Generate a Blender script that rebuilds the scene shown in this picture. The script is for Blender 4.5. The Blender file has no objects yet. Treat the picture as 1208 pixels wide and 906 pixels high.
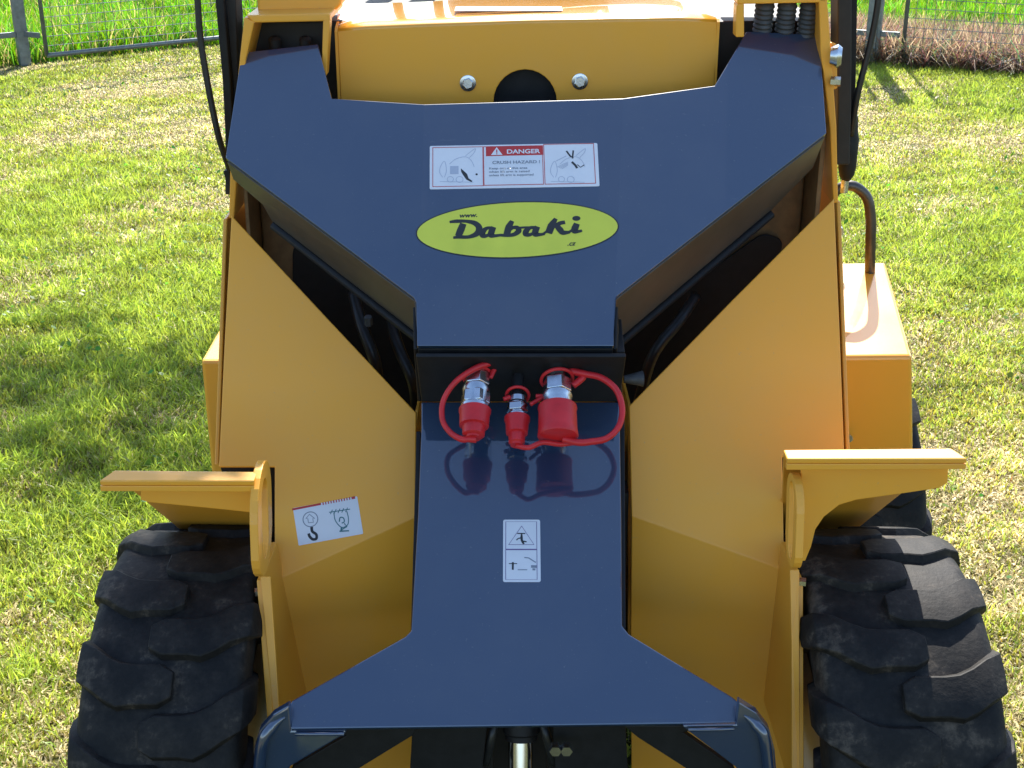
import bpy, bmesh, math, random
import numpy as np
from mathutils import Vector, Matrix
random.seed(7)
rng = np.random.default_rng(11)
V = Vector
R = math.radians
sc = bpy.context.scene
col = sc.collection

# ------------------------------------------------------------ camera
PITCH, CH, F, CX, CY = R(22.5), 1.47, 1600.0, 604.0, 453.0
cam_d = bpy.data.cameras.new('camera')
cam = bpy.data.objects.new('camera', cam_d)
col.objects.link(cam)
cam.location = (0, 0, CH)
cam.rotation_euler = (math.pi / 2 - PITCH, 0, 0)
cam_d.sensor_width = 36
cam_d.lens = 36 * F / 1208
cam_d.clip_start = 0.05
cam_d.clip_end = 500
sc.camera = cam

# ------------------------------------------------------------ light
SUN_EL, SUN_AZ = 45.0, 6.0          # azimuth: degrees right of straight ahead (+y)
w = bpy.data.worlds.new('World')
sc.world = w
w.use_nodes = True
wn = w.node_tree
wn.nodes.clear()
sky = wn.nodes.new('ShaderNodeTexSky')
sky.sky_type = 'NISHITA'
sky.sun_disc = False
sky.sun_elevation = R(SUN_EL)
sky.sun_rotation = R(SUN_AZ)
sky.air_density = 1.0
sky.dust_density = 0.8
sky.ozone_density = 2.0
bg = wn.nodes.new('ShaderNodeBackground')
bg.inputs['Strength'].default_value = 0.125
wo = wn.nodes.new('ShaderNodeOutputWorld')
wn.links.new(sky.outputs[0], bg.inputs[0])
wn.links.new(bg.outputs[0], wo.inputs[0])
sl = bpy.data.lights.new('sun', 'SUN')
sl.energy = 5.0
sl.angle = R(0.5)
sl.color = (1.0, 0.95, 0.87)
sun = bpy.data.objects.new('sun', sl)
col.objects.link(sun)
sd = V((math.sin(R(SUN_AZ)) * math.cos(R(SUN_EL)), math.cos(R(SUN_AZ)) * math.cos(R(SUN_EL)), math.sin(R(SUN_EL))))
sun.rotation_euler = sd.to_track_quat('Z', 'Y').to_euler()
sc.view_settings.view_transform = 'Standard'
sc.view_settings.look = 'None'
sc.view_settings.exposure = 1.28
sc.view_settings.gamma = 1
sc.cycles.sample_clamp_indirect = 4

# ------------------------------------------------------------ helpers
CAM = V((0, 0, CH))
FW = V((0, math.cos(PITCH), -math.sin(PITCH)))
UP = V((0, math.sin(PITCH), math.cos(PITCH)))


def ray(px, py):
    return FW + V((1, 0, 0)) * ((px - CX) / F) + UP * ((CY - py) / F)


def at(px, py, Y):
    d = ray(px, py)
    return CAM + d * (Y / d.y)


def hit(px, py, P, N):
    d = ray(px, py)
    return CAM + d * ((P - CAM).dot(N) / d.dot(N))


def tag(o, label=None, cat=None, group=None, kind=None):
    if label: o['label'] = label
    if cat: o['category'] = cat
    if group: o['group'] = group
    if kind: o['kind'] = kind
    return o


def empty(name, loc=(0, 0, 0)):
    o = bpy.data.objects.new(name, None)
    o.location = loc
    o.empty_display_size = .1
    col.objects.link(o)
    return o


def place(o, parent):
    col.objects.link(o)
    if parent is not None:
        o.parent = parent
        p = V((0, 0, 0)); q = parent
        while q is not None:
            p += q.location; q = q.parent
        o.location = -p          # meshes are written in world coordinates
    return o


def mesh_obj(name, verts, faces, mat, parent=None, smooth=False):
    m = bpy.data.meshes.new(name)
    m.from_pydata([tuple(v) for v in verts], [], faces)
    m.update()
    if smooth:
        m.polygons.foreach_set('use_smooth', [True] * len(m.polygons))
    if mat: m.materials.append(mat)
    return place(bpy.data.objects.new(name, m), parent)


def bm_obj(name, bm, mat, parent=None, smooth=False):
    m = bpy.data.meshes.new(name)
    bm.to_mesh(m); bm.free()
    if smooth:
        m.polygons.foreach_set('use_smooth', [True] * len(m.polygons))
    if mat: m.materials.append(mat)
    return place(bpy.data.objects.new(name, m), parent)


def bev(o, width, seg=2, ang=30):
    b = o.modifiers.new('bevel', 'BEVEL')
    b.width = width; b.segments = seg; b.limit_method = 'ANGLE'; b.angle_limit = R(ang)
    b.harden_normals = False
    return o


def sheet(name, verts, faces, t, mat, parent, bevel=.0015, seg=2):
    """folded sheet steel: faces turned towards the camera side, thickness going away"""
    bm = bmesh.new()
    vs = [bm.verts.new(v) for v in verts]
    for f in faces: bm.faces.new([vs[i] for i in f])
    bmesh.ops.recalc_face_normals(bm, faces=bm.faces)
    s = 0
    for f in bm.faces: s += f.normal.dot(CAM - f.calc_center_median()) * f.calc_area()
    if s < 0: bmesh.ops.reverse_faces(bm, faces=bm.faces)
    o = bm_obj(name, bm, mat, parent)
    so = o.modifiers.new('thick', 'SOLIDIFY')
    so.thickness = t; so.offset = -1
    if bevel: bev(o, bevel, seg)
    return o


def poly(name, pts, t, mat, parent, bevel=.0015):
    return sheet(name, pts, [list(range(len(pts)))], t, mat, parent, bevel)


def box(name, lo, hi, mat, parent, bevel=0.003):
    bm = bmesh.new()
    bmesh.ops.create_cube(bm, size=1)
    for v in bm.verts:
        v.co = V([(lo[i] + hi[i]) / 2 + v.co[i] * (hi[i] - lo[i]) for i in range(3)])
    o = bm_obj(name, bm, mat, parent)
    if bevel: bev(o, bevel)
    return o


def frame_of(axis):
    a = V(axis).normalized()
    h = V((1, 0, 0)) if abs(a.x) < .9 else V((0, 0, 1))
    u = (h - a * h.dot(a)).normalized()
    return a, u, a.cross(u)


def lathe(name, origin, axis, prof, mat, parent, seg=32, smooth=True, rot=0, bevel=0):
    a, u, v = frame_of(axis)
    O = V(origin); vs = []; fs = []
    for (t, r) in prof:
        for k in range(seg):
            th = 2 * math.pi * k / seg + rot
            vs.append(O + a * t + (u * math.cos(th) + v * math.sin(th)) * r)
    n = len(prof)
    for i in range(n - 1):
        for k in range(seg):
            k2 = (k + 1) % seg
            fs.append((i * seg + k, i * seg + k2, (i + 1) * seg + k2, (i + 1) * seg + k))
    fs.append(tuple(range(seg))[::-1]); fs.append(tuple((n - 1) * seg + k for k in range(seg)))
    o = mesh_obj(name, vs, fs, mat, parent)
    bm = bmesh.new(); bm.from_mesh(o.data)
    bmesh.ops.recalc_face_normals(bm, faces=bm.faces)
    bm.to_mesh(o.data); bm.free()
    if smooth:
        o.data.polygons.foreach_set('use_smooth', [len(p.vertices) == 4 for p in o.data.polygons])
        try: o.data.set_sharp_from_angle(angle=R(40))
        except Exception: pass
    if bevel: bev(o, bevel)
    return o


def catmull(pts, n=8, closed=False):
    pts = [V(p) for p in pts]; out = []
    N = len(pts)
    rngi = range(N if closed else N - 1)
    for i in rngi:
        p1, p2 = pts[i], pts[(i + 1) % N]
        p0 = pts[i - 1] if (closed or i > 0) else p1 * 2 - p2
        p3 = pts[(i + 2) % N] if (closed or i + 2 < N) else p2 * 2 - p1
        for k in range(n):
            t = k / n
            out.append(.5 * ((2 * p1) + (p2 - p0) * t + (2 * p0 - 5 * p1 + 4 * p2 - p3) * t * t + (3 * p1 - p0 - 3 * p2 + p3) * t ** 3))
    if not closed: out.append(pts[-1])
    return out


def tube(name, pts, r, mat, parent, seg=10, smooth_path=True, closed=False, flat=None):
    P = catmull(pts, 8, closed) if smooth_path else [V(p) for p in pts]
    rr = r if callable(r) else (lambda t: r)
    vs = []; fs = []; N = len(P); prev = None
    for i, p in enumerate(P):
        d = (P[(i + 1) % N] - P[i - 1]) if closed else (P[min(i + 1, N - 1)] - P[max(i - 1, 0)])
        d.normalize()
        if prev is None:
            _, u, _ = frame_of(d)
        else:
            u = (prev - d * prev.dot(d)).normalized()
        prev = u; v = d.cross(u); ra = rr(i / max(1, N - 1))
        for k in range(seg):
            th = 2 * math.pi * k / seg
            vs.append(p + u * math.cos(th) * ra + v * math.sin(th) * ra)
    for i in range(N if closed else N - 1):
        j = (i + 1) % N
        for k in range(seg):
            k2 = (k + 1) % seg
            fs.append((i * seg + k, i * seg + k2, j * seg + k2, j * seg + k))
    if not closed:
        fs.append(tuple(range(seg))[::-1]); fs.append(tuple((N - 1) * seg + k for k in range(seg)))
    return mesh_obj(name, vs, fs, mat, parent, True)


# ------------------------------------------------------------ materials
def nt(name):
    m = bpy.data.materials.new(name); m.use_nodes = True
    n = m.node_tree; p = n.nodes['Principled BSDF']
    return m, n, p


def noise(n, scale, detail=4, rough=.55, coord='Object', sc3=None):
    tc = n.nodes.new('ShaderNodeTexCoord'); nz = n.nodes.new('ShaderNodeTexNoise')
    nz.inputs['Scale'].default_value = scale; nz.inputs['Detail'].default_value = detail
    nz.inputs['Roughness'].default_value = rough
    if sc3:
        mp = n.nodes.new('ShaderNodeMapping'); mp.inputs['Scale'].default_value = sc3
        n.links.new(tc.outputs[coord], mp.inputs[0]); n.links.new(mp.outputs[0], nz.inputs['Vector'])
    else:
        n.links.new(tc.outputs[coord], nz.inputs['Vector'])
    return nz


def ramp(n, src, stops):
    r = n.nodes.new('ShaderNodeValToRGB')
    while len(r.color_ramp.elements) < len(stops): r.color_ramp.elements.new(.5)
    for e, (p, c) in zip(r.color_ramp.elements, stops):
        e.position = p; e.color = (c[0], c[1], c[2], 1) if hasattr(c, '__len__') else (c, c, c, 1)
    n.links.new(src, r.inputs[0])
    return r


def bump(n, src, p, strength, dist=.01):
    b = n.nodes.new('ShaderNodeBump')
    b.inputs['Strength'].default_value = strength; b.inputs['Distance'].default_value = dist
    n.links.new(src, b.inputs['Height']); n.links.new(b.outputs[0], p.inputs['Normal'])
    return b


def paint(name, c, rough=.32, coat=.6, dust=(.45, .38, .28), dust_amt=.10, peel=.05, coat_rough=.08, spec=.5, stain=None):
    m, n, p = nt(name)
    nz = noise(n, 5, 8, .65)
    rp = ramp(n, nz.outputs[0], [(.42, 0), (.80, 1)])
    mx = n.nodes.new('ShaderNodeMix'); mx.data_type = 'RGBA'
    mx.inputs['A'].default_value = (*c, 1); mx.inputs['B'].default_value = (*dust, 1)
    ml = n.nodes.new('ShaderNodeMath'); ml.operation = 'MULTIPLY'; ml.inputs[1].default_value = dust_amt
    n.links.new(rp.outputs[0], ml.inputs[0]); n.links.new(ml.outputs[0], mx.inputs['Factor'])
    n.links.new(mx.outputs['Result'], p.inputs['Base Color'])
    mr = n.nodes.new('ShaderNodeMapRange')
    mr.inputs['To Min'].default_value = rough - .06; mr.inputs['To Max'].default_value = rough + .12
    n.links.new(nz.outputs[0], mr.inputs['Value']); n.links.new(mr.outputs[0], p.inputs['Roughness'])
    p.inputs['Coat Weight'].default_value = coat
    p.inputs['Coat Roughness'].default_value = coat_rough
    p.inputs['Specular IOR Level'].default_value = spec
    # fine rubbed scratches and specks of dust
    sc_ = noise(n, 14, 6, .8, 'Object', (1.0, 6.0, 6.0)); sp_ = noise(n, 260, 2, .5)
    r1_ = ramp(n, sc_.outputs[0], [(.66, 0), (.70, .16)]); r2_ = ramp(n, sp_.outputs[0], [(.70, 0), (.76, .22)])
    mxx = n.nodes.new('ShaderNodeMath'); mxx.operation = 'MAXIMUM'
    n.links.new(r1_.outputs[0], mxx.inputs[0]); n.links.new(r2_.outputs[0], mxx.inputs[1])
    m2 = n.nodes.new('ShaderNodeMix'); m2.data_type = 'RGBA'; m2.inputs['B'].default_value = (*dust, 1)
    n.links.new(mxx.outputs[0], m2.inputs['Factor']); n.links.new(mx.outputs['Result'], m2.inputs['A'])
    n.links.new(m2.outputs['Result'], p.inputs['Base Color'])
    # faint orange peel plus long shallow waviness of rolled sheet
    a = noise(n, 420, 2, .5); b = noise(n, 9, 2, .4)
    ad = n.nodes.new('ShaderNodeMath'); ad.operation = 'MULTIPLY_ADD'; ad.inputs[1].default_value = .10
    n.links.new(a.outputs[0], ad.inputs[0]); n.links.new(b.outputs[0], ad.inputs[2])
    bp = bump(n, ad.outputs[0], p, peel, .004)
    n.links.new(bp.outputs[0], p.inputs['Coat Normal'])
    return m


def plain(name, c, rough=.5, metal=0, nscale=60, amt=.25, bmp=.05, spec=.5):
    m, n, p = nt(name)
    nz = noise(n, nscale, 5, .6)
    lo = tuple(x * (1 - amt) for x in c); hi = tuple(min(1, x * (1 + amt)) for x in c)
    rp = ramp(n, nz.outputs[0], [(.3, lo), (.7, hi)])
    n.links.new(rp.outputs[0], p.inputs['Base Color'])
    p.inputs['Roughness'].default_value = rough; p.inputs['Metallic'].default_value = metal
    p.inputs['Specular IOR Level'].default_value = spec
    if bmp: bump(n, nz.outputs[0], p, bmp, .003)
    return m


YEL = paint('yellow_paint', (.92, .41, .030), rough=.46, coat=.3, dust_amt=.12, coat_rough=.2)
GLOSS = paint('glossy_yellow_paint', (.90, .40, .028), rough=.22, coat=1.0, dust_amt=.03, coat_rough=.02, peel=.02)
GLOSS.node_tree.nodes['Principled BSDF'].inputs['Coat IOR'].default_value = 1.5
GREY = paint('anthracite_paint', (.012, .034, .082), rough=.30, coat=1.0, dust=(.22, .21, .19), dust_amt=.08, coat_rough=.03, peel=.035)
GREY.node_tree.nodes['Principled BSDF'].inputs['Coat IOR'].default_value = 1.95
FLANGE = plain('reflection_toned_paint', (.085, .072, .060), .38, 0, 12, .2)  # brown-grey imitates the yellow panels mirrored in the dark flange
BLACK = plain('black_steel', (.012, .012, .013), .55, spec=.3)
DARK = plain('dark_shaded_interior', (.016, .013, .011), .6)
HOSE = plain('black_hose_rubber', (.018, .018, .018), .42)
BROWN = plain('shaded_yellow_paint', (.23, .13, .05), .5, 0, 30, .3)  # yellow paint in deep shade, the darkening put into the colour
DULL = plain('dull_grey_fitting', (.075, .078, .082), .55, .3, 90, .3)
ZINC = plain('zinc_plated_steel', (.62, .65, .68), .26, 1, 90, .12)
CHROME = plain('chromed_steel', (.55, .57, .60), .14, 1, 60, .04, 0)
STEEL = plain('dull_steel_tube', (.10, .088, .078), .38, .8, 40, .2)
RED = plain('red_rubber', (.62, .018, .022), .42, 0, 35, .14, .04)
WHITE = plain('white_vinyl', (.72, .73, .76), .35, 0, 20, .04, 0)
LIME = plain('lime_vinyl', (.66, .68, .07), .35, 0, 20, .04, 0)
INK = plain('black_print', (.022, .026, .028), .4, 0, 20, .1, 0)
INKG = plain('grey_print', (.22, .25, .30), .4, 0, 20, .1, 0)
INKT = plain('teal_print', (.05, .17, .19), .4, 0, 20, .1, 0)
INKR = plain('red_print', (.50, .035, .035), .4, 0, 20, .1, 0)
GALV = plain('galvanised_fence_steel', (.20, .22, .23), .5, .6, 25, .25)


def rubber():
    m, n, p = nt('tyre_rubber')
    a = noise(n, 14, 8, .7); b = noise(n, 130, 4, .6)
    rp = ramp(n, a.outputs[0], [(.42, (.009, .0085, .008)), (.54, (.022, .019, .016)), (.68, (.12, .095, .07))])
    rb = ramp(n, b.outputs[0], [(.3, .75), (.7, 1.25)])
    mx = n.nodes.new('ShaderNodeMix'); mx.data_type = 'RGBA'; mx.blend_type = 'MULTIPLY'
    mx.inputs['Factor'].default_value = 1
    n.links.new(rp.outputs[0], mx.inputs['A']); n.links.new(rb.outputs[0], mx.inputs['B'])
    n.links.new(mx.outputs['Result'], p.inputs['Base Color'])
    p.inputs['Roughness'].default_value = .65; p.inputs['Specular IOR Level'].default_value = .25
    bump(n, b.outputs[0], p, .25, .003)
    return m


RUB = rubber()

# ------------------------------------------------------------ loader: root
L = empty('compact_loader', (0.02, 1.9, 0))
tag(L, 'small yellow wheel loader with dark blue-grey lifting arm parked on the lawn', 'loader')

# --- lifting arm, upper wide plate (three facets)
PA = V((0, 1.62, .854)); dA = V((0, .33, .326)).normalized(); NA = V((0, -dA.z, dA.y))
bend = R(7)
cl0 = hit(492, 408, PA, NA); cl1 = hit(500, 123, PA, NA)
cr0 = hit(724, 408, PA, NA); cr1 = hit(735, 116, PA, NA)
NL = (Matrix.Rotation(-bend, 3, (cl1 - cl0).normalized()) @ NA)
NRt = (Matrix.Rotation(bend, 3, (cr1 - cr0).normalized()) @ NA)
if NL.x > 0: NL = (Matrix.Rotation(bend, 3, (cl1 - cl0).normalized()) @ NA)
if NRt.x < 0: NRt = (Matrix.Rotation(-bend, 3, (cr1 - cr0).normalized()) @ NA)
hl = lambda x, y: hit(x, y, cl0, NL)
hr = lambda x, y: hit(x, y, cr0, NRt)
Lp = [hl(391, 116), hl(375, 52), hl(285, 62), hl(273, 140), hl(266, 186), hl(488, 351), hl(491, 357)]
Rp = [hr(843, 101), hr(881, 37), hr(967, 41), hr(971, 100), hr(975, 157), hr(728, 349), hr(725, 356)]
vs = [cl0, cl1, cr1, cr0] + Lp + Rp
faces = [[0, 3, 2, 1], [0, 1] + list(range(4, 11)), [3] + list(range(17, 10, -1)) + [2]]
o = sheet('arm_top_plate', vs, faces, .008, GREY, L, .0018)

# flanges folded back along the diagonal edges
def off(p, n, d): return p - n * d
backL = [off(hl(266, 186), NL, .010), off(hl(488, 351), NL, .010), off(cl0, NL, .010)]
flL = [hl(266, 188), hl(488, 353), hl(491, 360), cl0 + V((0, 0, .002))]
g = V((0, .72, -.69))
fL = [p - NL * .007 for p in flL]
fl_in = [hl(266, 188) + g * .055, hl(300, 214) + g * .065, hl(305, 216) + g * .11, hl(488, 353) + g * .12, cl0 + g * .06]
sheet('arm_flange', [fL[0], fL[1], fL[3], fl_in[4], fl_in[3], fl_in[2], fl_in[1], fl_in[0]], [[0, 1, 4, 5, 6, 7], [1, 2, 3, 4]], .006, FLANGE, L, .001)
fR = [p - NRt * .007 for p in [hr(975, 159), hr(728, 351), cr0 + V((0, 0, .002))]]
fr_in = [hr(975, 159) + g * .09, hr(930, 194) + g * .13, hr(728, 351) + g * .17, cr0 + g * .07]
sheet('arm_flange', [fR[0], fR[1], fR[2], fr_in[3], fr_in[2], fr_in[1], fr_in[0]], [[0, 1, 4, 5, 6], [1, 2, 3, 4]], .006, FLANGE, L, .001)
# ribs of the arm box seen under the flanges
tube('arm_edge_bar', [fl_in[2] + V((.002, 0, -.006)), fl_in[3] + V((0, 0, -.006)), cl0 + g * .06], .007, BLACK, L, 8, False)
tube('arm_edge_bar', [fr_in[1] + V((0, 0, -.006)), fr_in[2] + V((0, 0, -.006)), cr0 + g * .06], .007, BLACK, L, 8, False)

# lower arm plate
J = V((0, 1.684, .747)); s38 = R(38)
NB = V((0, -math.sin(s38), math.cos(s38))); AX = V((0, -math.cos(s38), -math.sin(s38)))
hb = lambda x, y, d=0: hit(x, y, J + NB * d, NB)
lower = [(497, 474), (497, 505), (493, 610), (485, 744), (478, 751), (345, 826), (341, 832), (343, 860), (868, 853), (872, 829), (864, 822), (742, 748), (734, 738), (733, 610), (731, 474)]
poly('arm_lower_plate', [hb(*p) for p in lower], .008, GREY, L, .0018)
# side webs of the lower arm (thickness seen at the sides)
for a, b, c in (((490, 505), (484, 744), -1), ((738, 478), (739, 738), 1)):
    p, q = hb(*a), hb(*b)
    p = hb(a[0] - c * 6, a[1]); q = hb(b[0] - c * 6 , b[1])
    sheet('arm_side_web', [p - NB * .009, q - NB * .009, q - NB * .12, p - NB * .16], [[0, 1, 2, 3]], .006, BLACK, L, .001)
# bulkhead under the upper plate
bt = J + NB * .118
bl = V((hb(497, 474).x, 0, 0)); br = V((hb(731, 474).x, 0, 0))
mk = lambda x, base, t=0: V((x, base.y, base.z)) - AX * t
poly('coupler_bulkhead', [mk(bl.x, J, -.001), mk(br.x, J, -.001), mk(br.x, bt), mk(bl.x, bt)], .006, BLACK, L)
# lip of the upper plate
lipA = [cl0 - NA * .0085, cr0 - NA * .0085]
dn = V((0, .25, -.97))
poly('arm_lip', [lipA[0], lipA[1], lipA[1] + dn * .018, lipA[0] + dn * .018], .010, BLACK, L)
# dark cross plate closing the arm box behind the lip
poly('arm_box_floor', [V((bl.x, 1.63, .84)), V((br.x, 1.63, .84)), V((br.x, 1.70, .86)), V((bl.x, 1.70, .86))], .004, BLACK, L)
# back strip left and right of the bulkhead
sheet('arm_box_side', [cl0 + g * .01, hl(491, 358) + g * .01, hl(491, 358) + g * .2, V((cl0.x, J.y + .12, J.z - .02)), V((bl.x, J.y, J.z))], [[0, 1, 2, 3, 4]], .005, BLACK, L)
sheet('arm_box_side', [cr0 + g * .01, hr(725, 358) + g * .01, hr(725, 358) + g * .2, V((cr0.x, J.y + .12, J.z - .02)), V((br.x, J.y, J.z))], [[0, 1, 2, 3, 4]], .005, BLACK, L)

# --- hitch corners of the arm head
hc = lambda x, y, Y=1.335: at(x, y, Y)
lc = [(341, 833), (322, 844), (306, 862), (300, 882), (294, 960), (300, 990), (342, 905), (408, 866), (408, 862), (344, 862)]
rc = [(872, 829), (893, 842), (908, 862), (914, 885), (920, 960), (915, 990), (868, 905), (806, 858), (806, 856), (869, 855)]
for P in (lc, rc):
    pts = [hc(*p) for p in P]
    o = poly('hitch_corner', pts, .014, GREY, L, .004)
# weld bead / rounded pipe along the corners
tube('hitch_corner_pipe', [hc(336, 846, 1.335), hc(322, 857, 1.335), hc(311, 872, 1.33), hc(306, 900, 1.33), hc(300, 960, 1.33)], lambda t: .007 * min(1, .2 + 3 * t), GREY, L, 12)
tube('hitch_corner_pipe', [hc(878, 844, 1.335), hc(891, 855, 1.335), hc(901, 868, 1.33), hc(906, 900, 1.33), hc(912, 960, 1.33)], lambda t: .007 * min(1, .2 + 3 * t), GREY, L, 12)
tube('weld_bead', [hc(348, 866, 1.33), hc(406, 866, 1.33)], .0025, GREY, L, 6, False)
tube('weld_bead', [hc(866, 860, 1.33), hc(812, 861, 1.33)], .0025, GREY, L, 6, False)
poly('hitch_underside', [hc(x, y, 1.37) for x, y in ((350, 862), (492, 858), (487, 868), (425, 906), (350, 950), (330, 950), (345, 905), (408, 868))], .01, BLACK, L)
poly('hitch_underside', [hc(x, y, 1.37) for x, y in ((735, 856), (864, 856), (806, 864), (866, 906), (880, 950), (840, 930), (808, 906), (752, 870))], .01, BLACK, L)
box('hitch_back', (-.14, 1.66, .05), (.16, 1.70, .62), DARK, L, 0)
# hitch internals
poly('hitch_inner_plate', [hc(x, y, 1.42) for x, y in ((575, 850), (487, 850), (478, 1000), (560, 1000))], .012, BLACK, L)
poly('hitch_inner_plate', [hc(x, y, 1.42) for x, y in ((652, 850), (738, 850), (745, 1000), (660, 1000))], .012, BLACK, L)
poly('hitch_yoke', [hc(x, y, 1.46) for x, y in ((545, 845), (582, 845), (582, 1000), (545, 1000))], .02, DARK, L)
poly('hitch_yoke', [hc(x, y, 1.46) for x, y in ((645, 845), (672, 845), (672, 1000), (645, 1000))], .02, DARK, L)
pb = at(614, 852, 1.46)
lathe('cylinder_rod', pb, V((0, -.35, -.94)), [(-.02, .012), (0, .019), (.02, .019), (.022, .016), (.3, .016)], CHROME, L, 24)
lathe('cylinder_gland', at(615, 852, 1.46), V((0, -.35, -.94)), [(0, .024), (.012, .024), (.015, .021), (.022, .021)], BLACK, L, 24)
for x, y in ((655, 880), (668, 880)):
    lathe('hitch_bolt', at(x, y, 1.40), (0, -1, 0), [(0, .0075), (.012, .0075)], ZINC, L, 6, False)
for x in (583, 640):
    tube('hitch_hose', [at(x, 852, 1.44), at(x + (6 if x > 600 else -4), 872, 1.43), at(x + (14 if x > 600 else -10), 900, 1.44)], .006, HOSE, L, 8)

# --- chassis: yellow front panels
pU = V((0, 1.68, .665)); dU = V((0, .2, .289)).normalized(); NU = V((0, -dU.z, dU.y))
hu = lambda x, y: hit(x, y, pU, NU)
foldL = [hu(324, 685), hu(490, 610)]; foldR = [hu(745, 608), hu(925, 672)]
topL = [hu(258, 551), hu(265, 400), hu(273, 254), hu(381, 370), hu(491, 487)]
noL = hu(324, 551)
dLow = V((0, -.08, -1))
nLL = (foldL[0] - foldL[1]).cross(dLow).normalized(); nLR = (foldR[1] - foldR[0]).cross(dLow).normalized()
lowL = [hit(x, y, foldL[1], nLL) for x, y in ((485, 760), (488, 960), (342, 960), (330, 838))]
vs = topL + [foldL[1], foldL[0], noL] + lowL
sheet('front_panel', vs, [[0, 1, 2, 3, 4, 5, 6, 7], [5, 8, 9, 10, 11, 6]], .006, YEL, L, .0015)
topR = [hu(996, 535), hu(991, 400), hu(984, 234), hu(863, 355), hu(742, 479)]
vs = topR + [foldR[0], foldR[1], hu(923, 539)] + [hit(x, y, foldR[0], nLR) for x, y in ((744, 760), (745, 960), (940, 960), (934, 838))]
sheet('front_panel', vs, [[0, 1, 2, 3, 4, 5, 6, 7], [5, 8, 9, 10, 11, 6]], .006, YEL, L, .0015)
# inner return flanges of the panels beside the arm (brown shaded steel)
for x, ya, yb, s in ((492, 487, 760, 1), (742, 479, 760, -1)):
    p, q = hu(x, ya), at(x - 6 * (1 if s > 0 else 0), yb, 1.655)
    sheet('panel_return', [p + V((s*.001, .006, 0)), q + V((s*.001, .006, 0)), q + V((s*.004, .16, 0)), p + V((s*.004, .16, 0))], [[0, 1, 2, 3]], .004, YEL, L, .0008)

# inner chassis; brown and dark boxes carry the cavity shade in their colour
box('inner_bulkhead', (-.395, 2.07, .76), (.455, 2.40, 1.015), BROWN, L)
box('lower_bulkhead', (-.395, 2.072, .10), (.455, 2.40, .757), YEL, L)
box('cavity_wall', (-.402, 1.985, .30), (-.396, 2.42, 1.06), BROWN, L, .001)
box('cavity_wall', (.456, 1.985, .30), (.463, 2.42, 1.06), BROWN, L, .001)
box('gap_shade_block', (-.395, 2.045, 1.02), (.455, 2.40, 1.20), DARK, L)  # dark filler behind the tower gaps, its colour gives their deep shade
def rpoly(pts, r=10):
    out = []
    for i, (x, y) in enumerate(pts):
        a = V(pts[i - 1]); b = V((x, y)); c = V(pts[(i + 1) % len(pts)])
        u = (a - b).normalized() * r; w_ = (c - b).normalized() * r
        for t in (0, .33, .66, 1): out.append(tuple((b + u) * (1 - t) ** 2 + b * 2 * t * (1 - t) + (b + w_) * t * t))
    return out
poly('opening_shade_plate', [at(x, y, 2.055) for x, y in rpoly(((345, 290), (372, 286), (500, 400), (500, 540), (345, 380)))], .006, BLACK, L)  # black plate before the bulkhead, standing in for a shaded opening
poly('opening_shade_plate', [at(x, y, 2.055) for x, y in rpoly(((925, 283), (900, 275), (726, 400), (726, 540), (915, 320)))], .006, BLACK, L)
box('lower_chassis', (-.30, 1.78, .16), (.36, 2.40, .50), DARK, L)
lathe('grease_fitting', at(748, 447, 1.70), (-1, -.1, 0), [(-.012, .011), (.004, .007), (.014, .005)], DULL, L, 16)
for k in (1, 3):
    x = 395 + 22 * k
    tube('inner_hose', [at(x, 330 + 16 * k, 1.93), at(x + 10, 370 + 14 * k, 1.88), at(x + 26, 420 + 10 * k, 1.86), at(x + 30, 480, 1.9)], .009, HOSE, L, 8)
tube('inner_hose', [at(820, 350, 1.95), at(800, 380, 1.9), at(770, 420, 1.88), at(752, 480, 1.9)], .009, HOSE, L, 8)
lathe('hose_fitting', at(435, 383, 1.84), (0, -.3, 1), [(0, .006), (.014, .006)], DULL, L, 6, False)

# --- towers beside the hood
def tower(xa, xb, xc, xd, ytop, ybot, Y):
    # outer post, inner post and header as thin yellow plates with depth
    f = lambda x, y, d=0: at(x, y, Y + d)
    poly('tower_post', [f(*p) for p in xa], .10, YEL, L, .002)
    poly('tower_post', [f(*p) for p in xb], .03, YEL, L, .002)
    poly('tower_header', [f(*p) for p in xc], .16, YEL, L, .002)
tower([(288, 20), (300, 26), (290, 70), (276, 258), (270, 258), (272, 180), (283, 66)],
      [(381, 24), (389, 22), (385, 90), (379, 90)],
      [(290, 18), (389, 16), (389, 25), (299, 27)],
      [(294, 20), (388, 20), (396, 150), (284, 150)], 0, 0, 1.965)
tower([(966, -2), (976, -2), (982, 80), (987, 150), (989, 240), (983, 240), (979, 150), (968, 60)],
      [(869, 5), (878, 4), (878, 44), (868, 44)],
      [(869, -6), (975, -6), (975, 3), (870, 5)],
      [(870, 0), (974, 0), (980, 150), (860, 150)], 0, 0, 1.965)
poly('tower_cap', [at(x, y, 2.03) for x, y in ((304, 19), (300, -70), (404, -70), (403, 6), (388, 19))], .06, YEL, L, .004)
for x in (897, 923, 949):
    bp_ = at(x, 54, 2.015)
    prof = []
    for k in range(9):
        prof += [(k * .007, .0125), (k * .007 + .0035, .0145)]
    lathe('hose_end', bp_, (0, -.25, 1), prof + [(.066, .012), (.07, .006)], DULL, L, 18)
for x in (326, 362):
    lathe('hose_end', at(x, 70, 2.025), (0, -.15, 1), [(0, .009), (.03, .009), (.034, .005)], DARK, L, 14)
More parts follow.
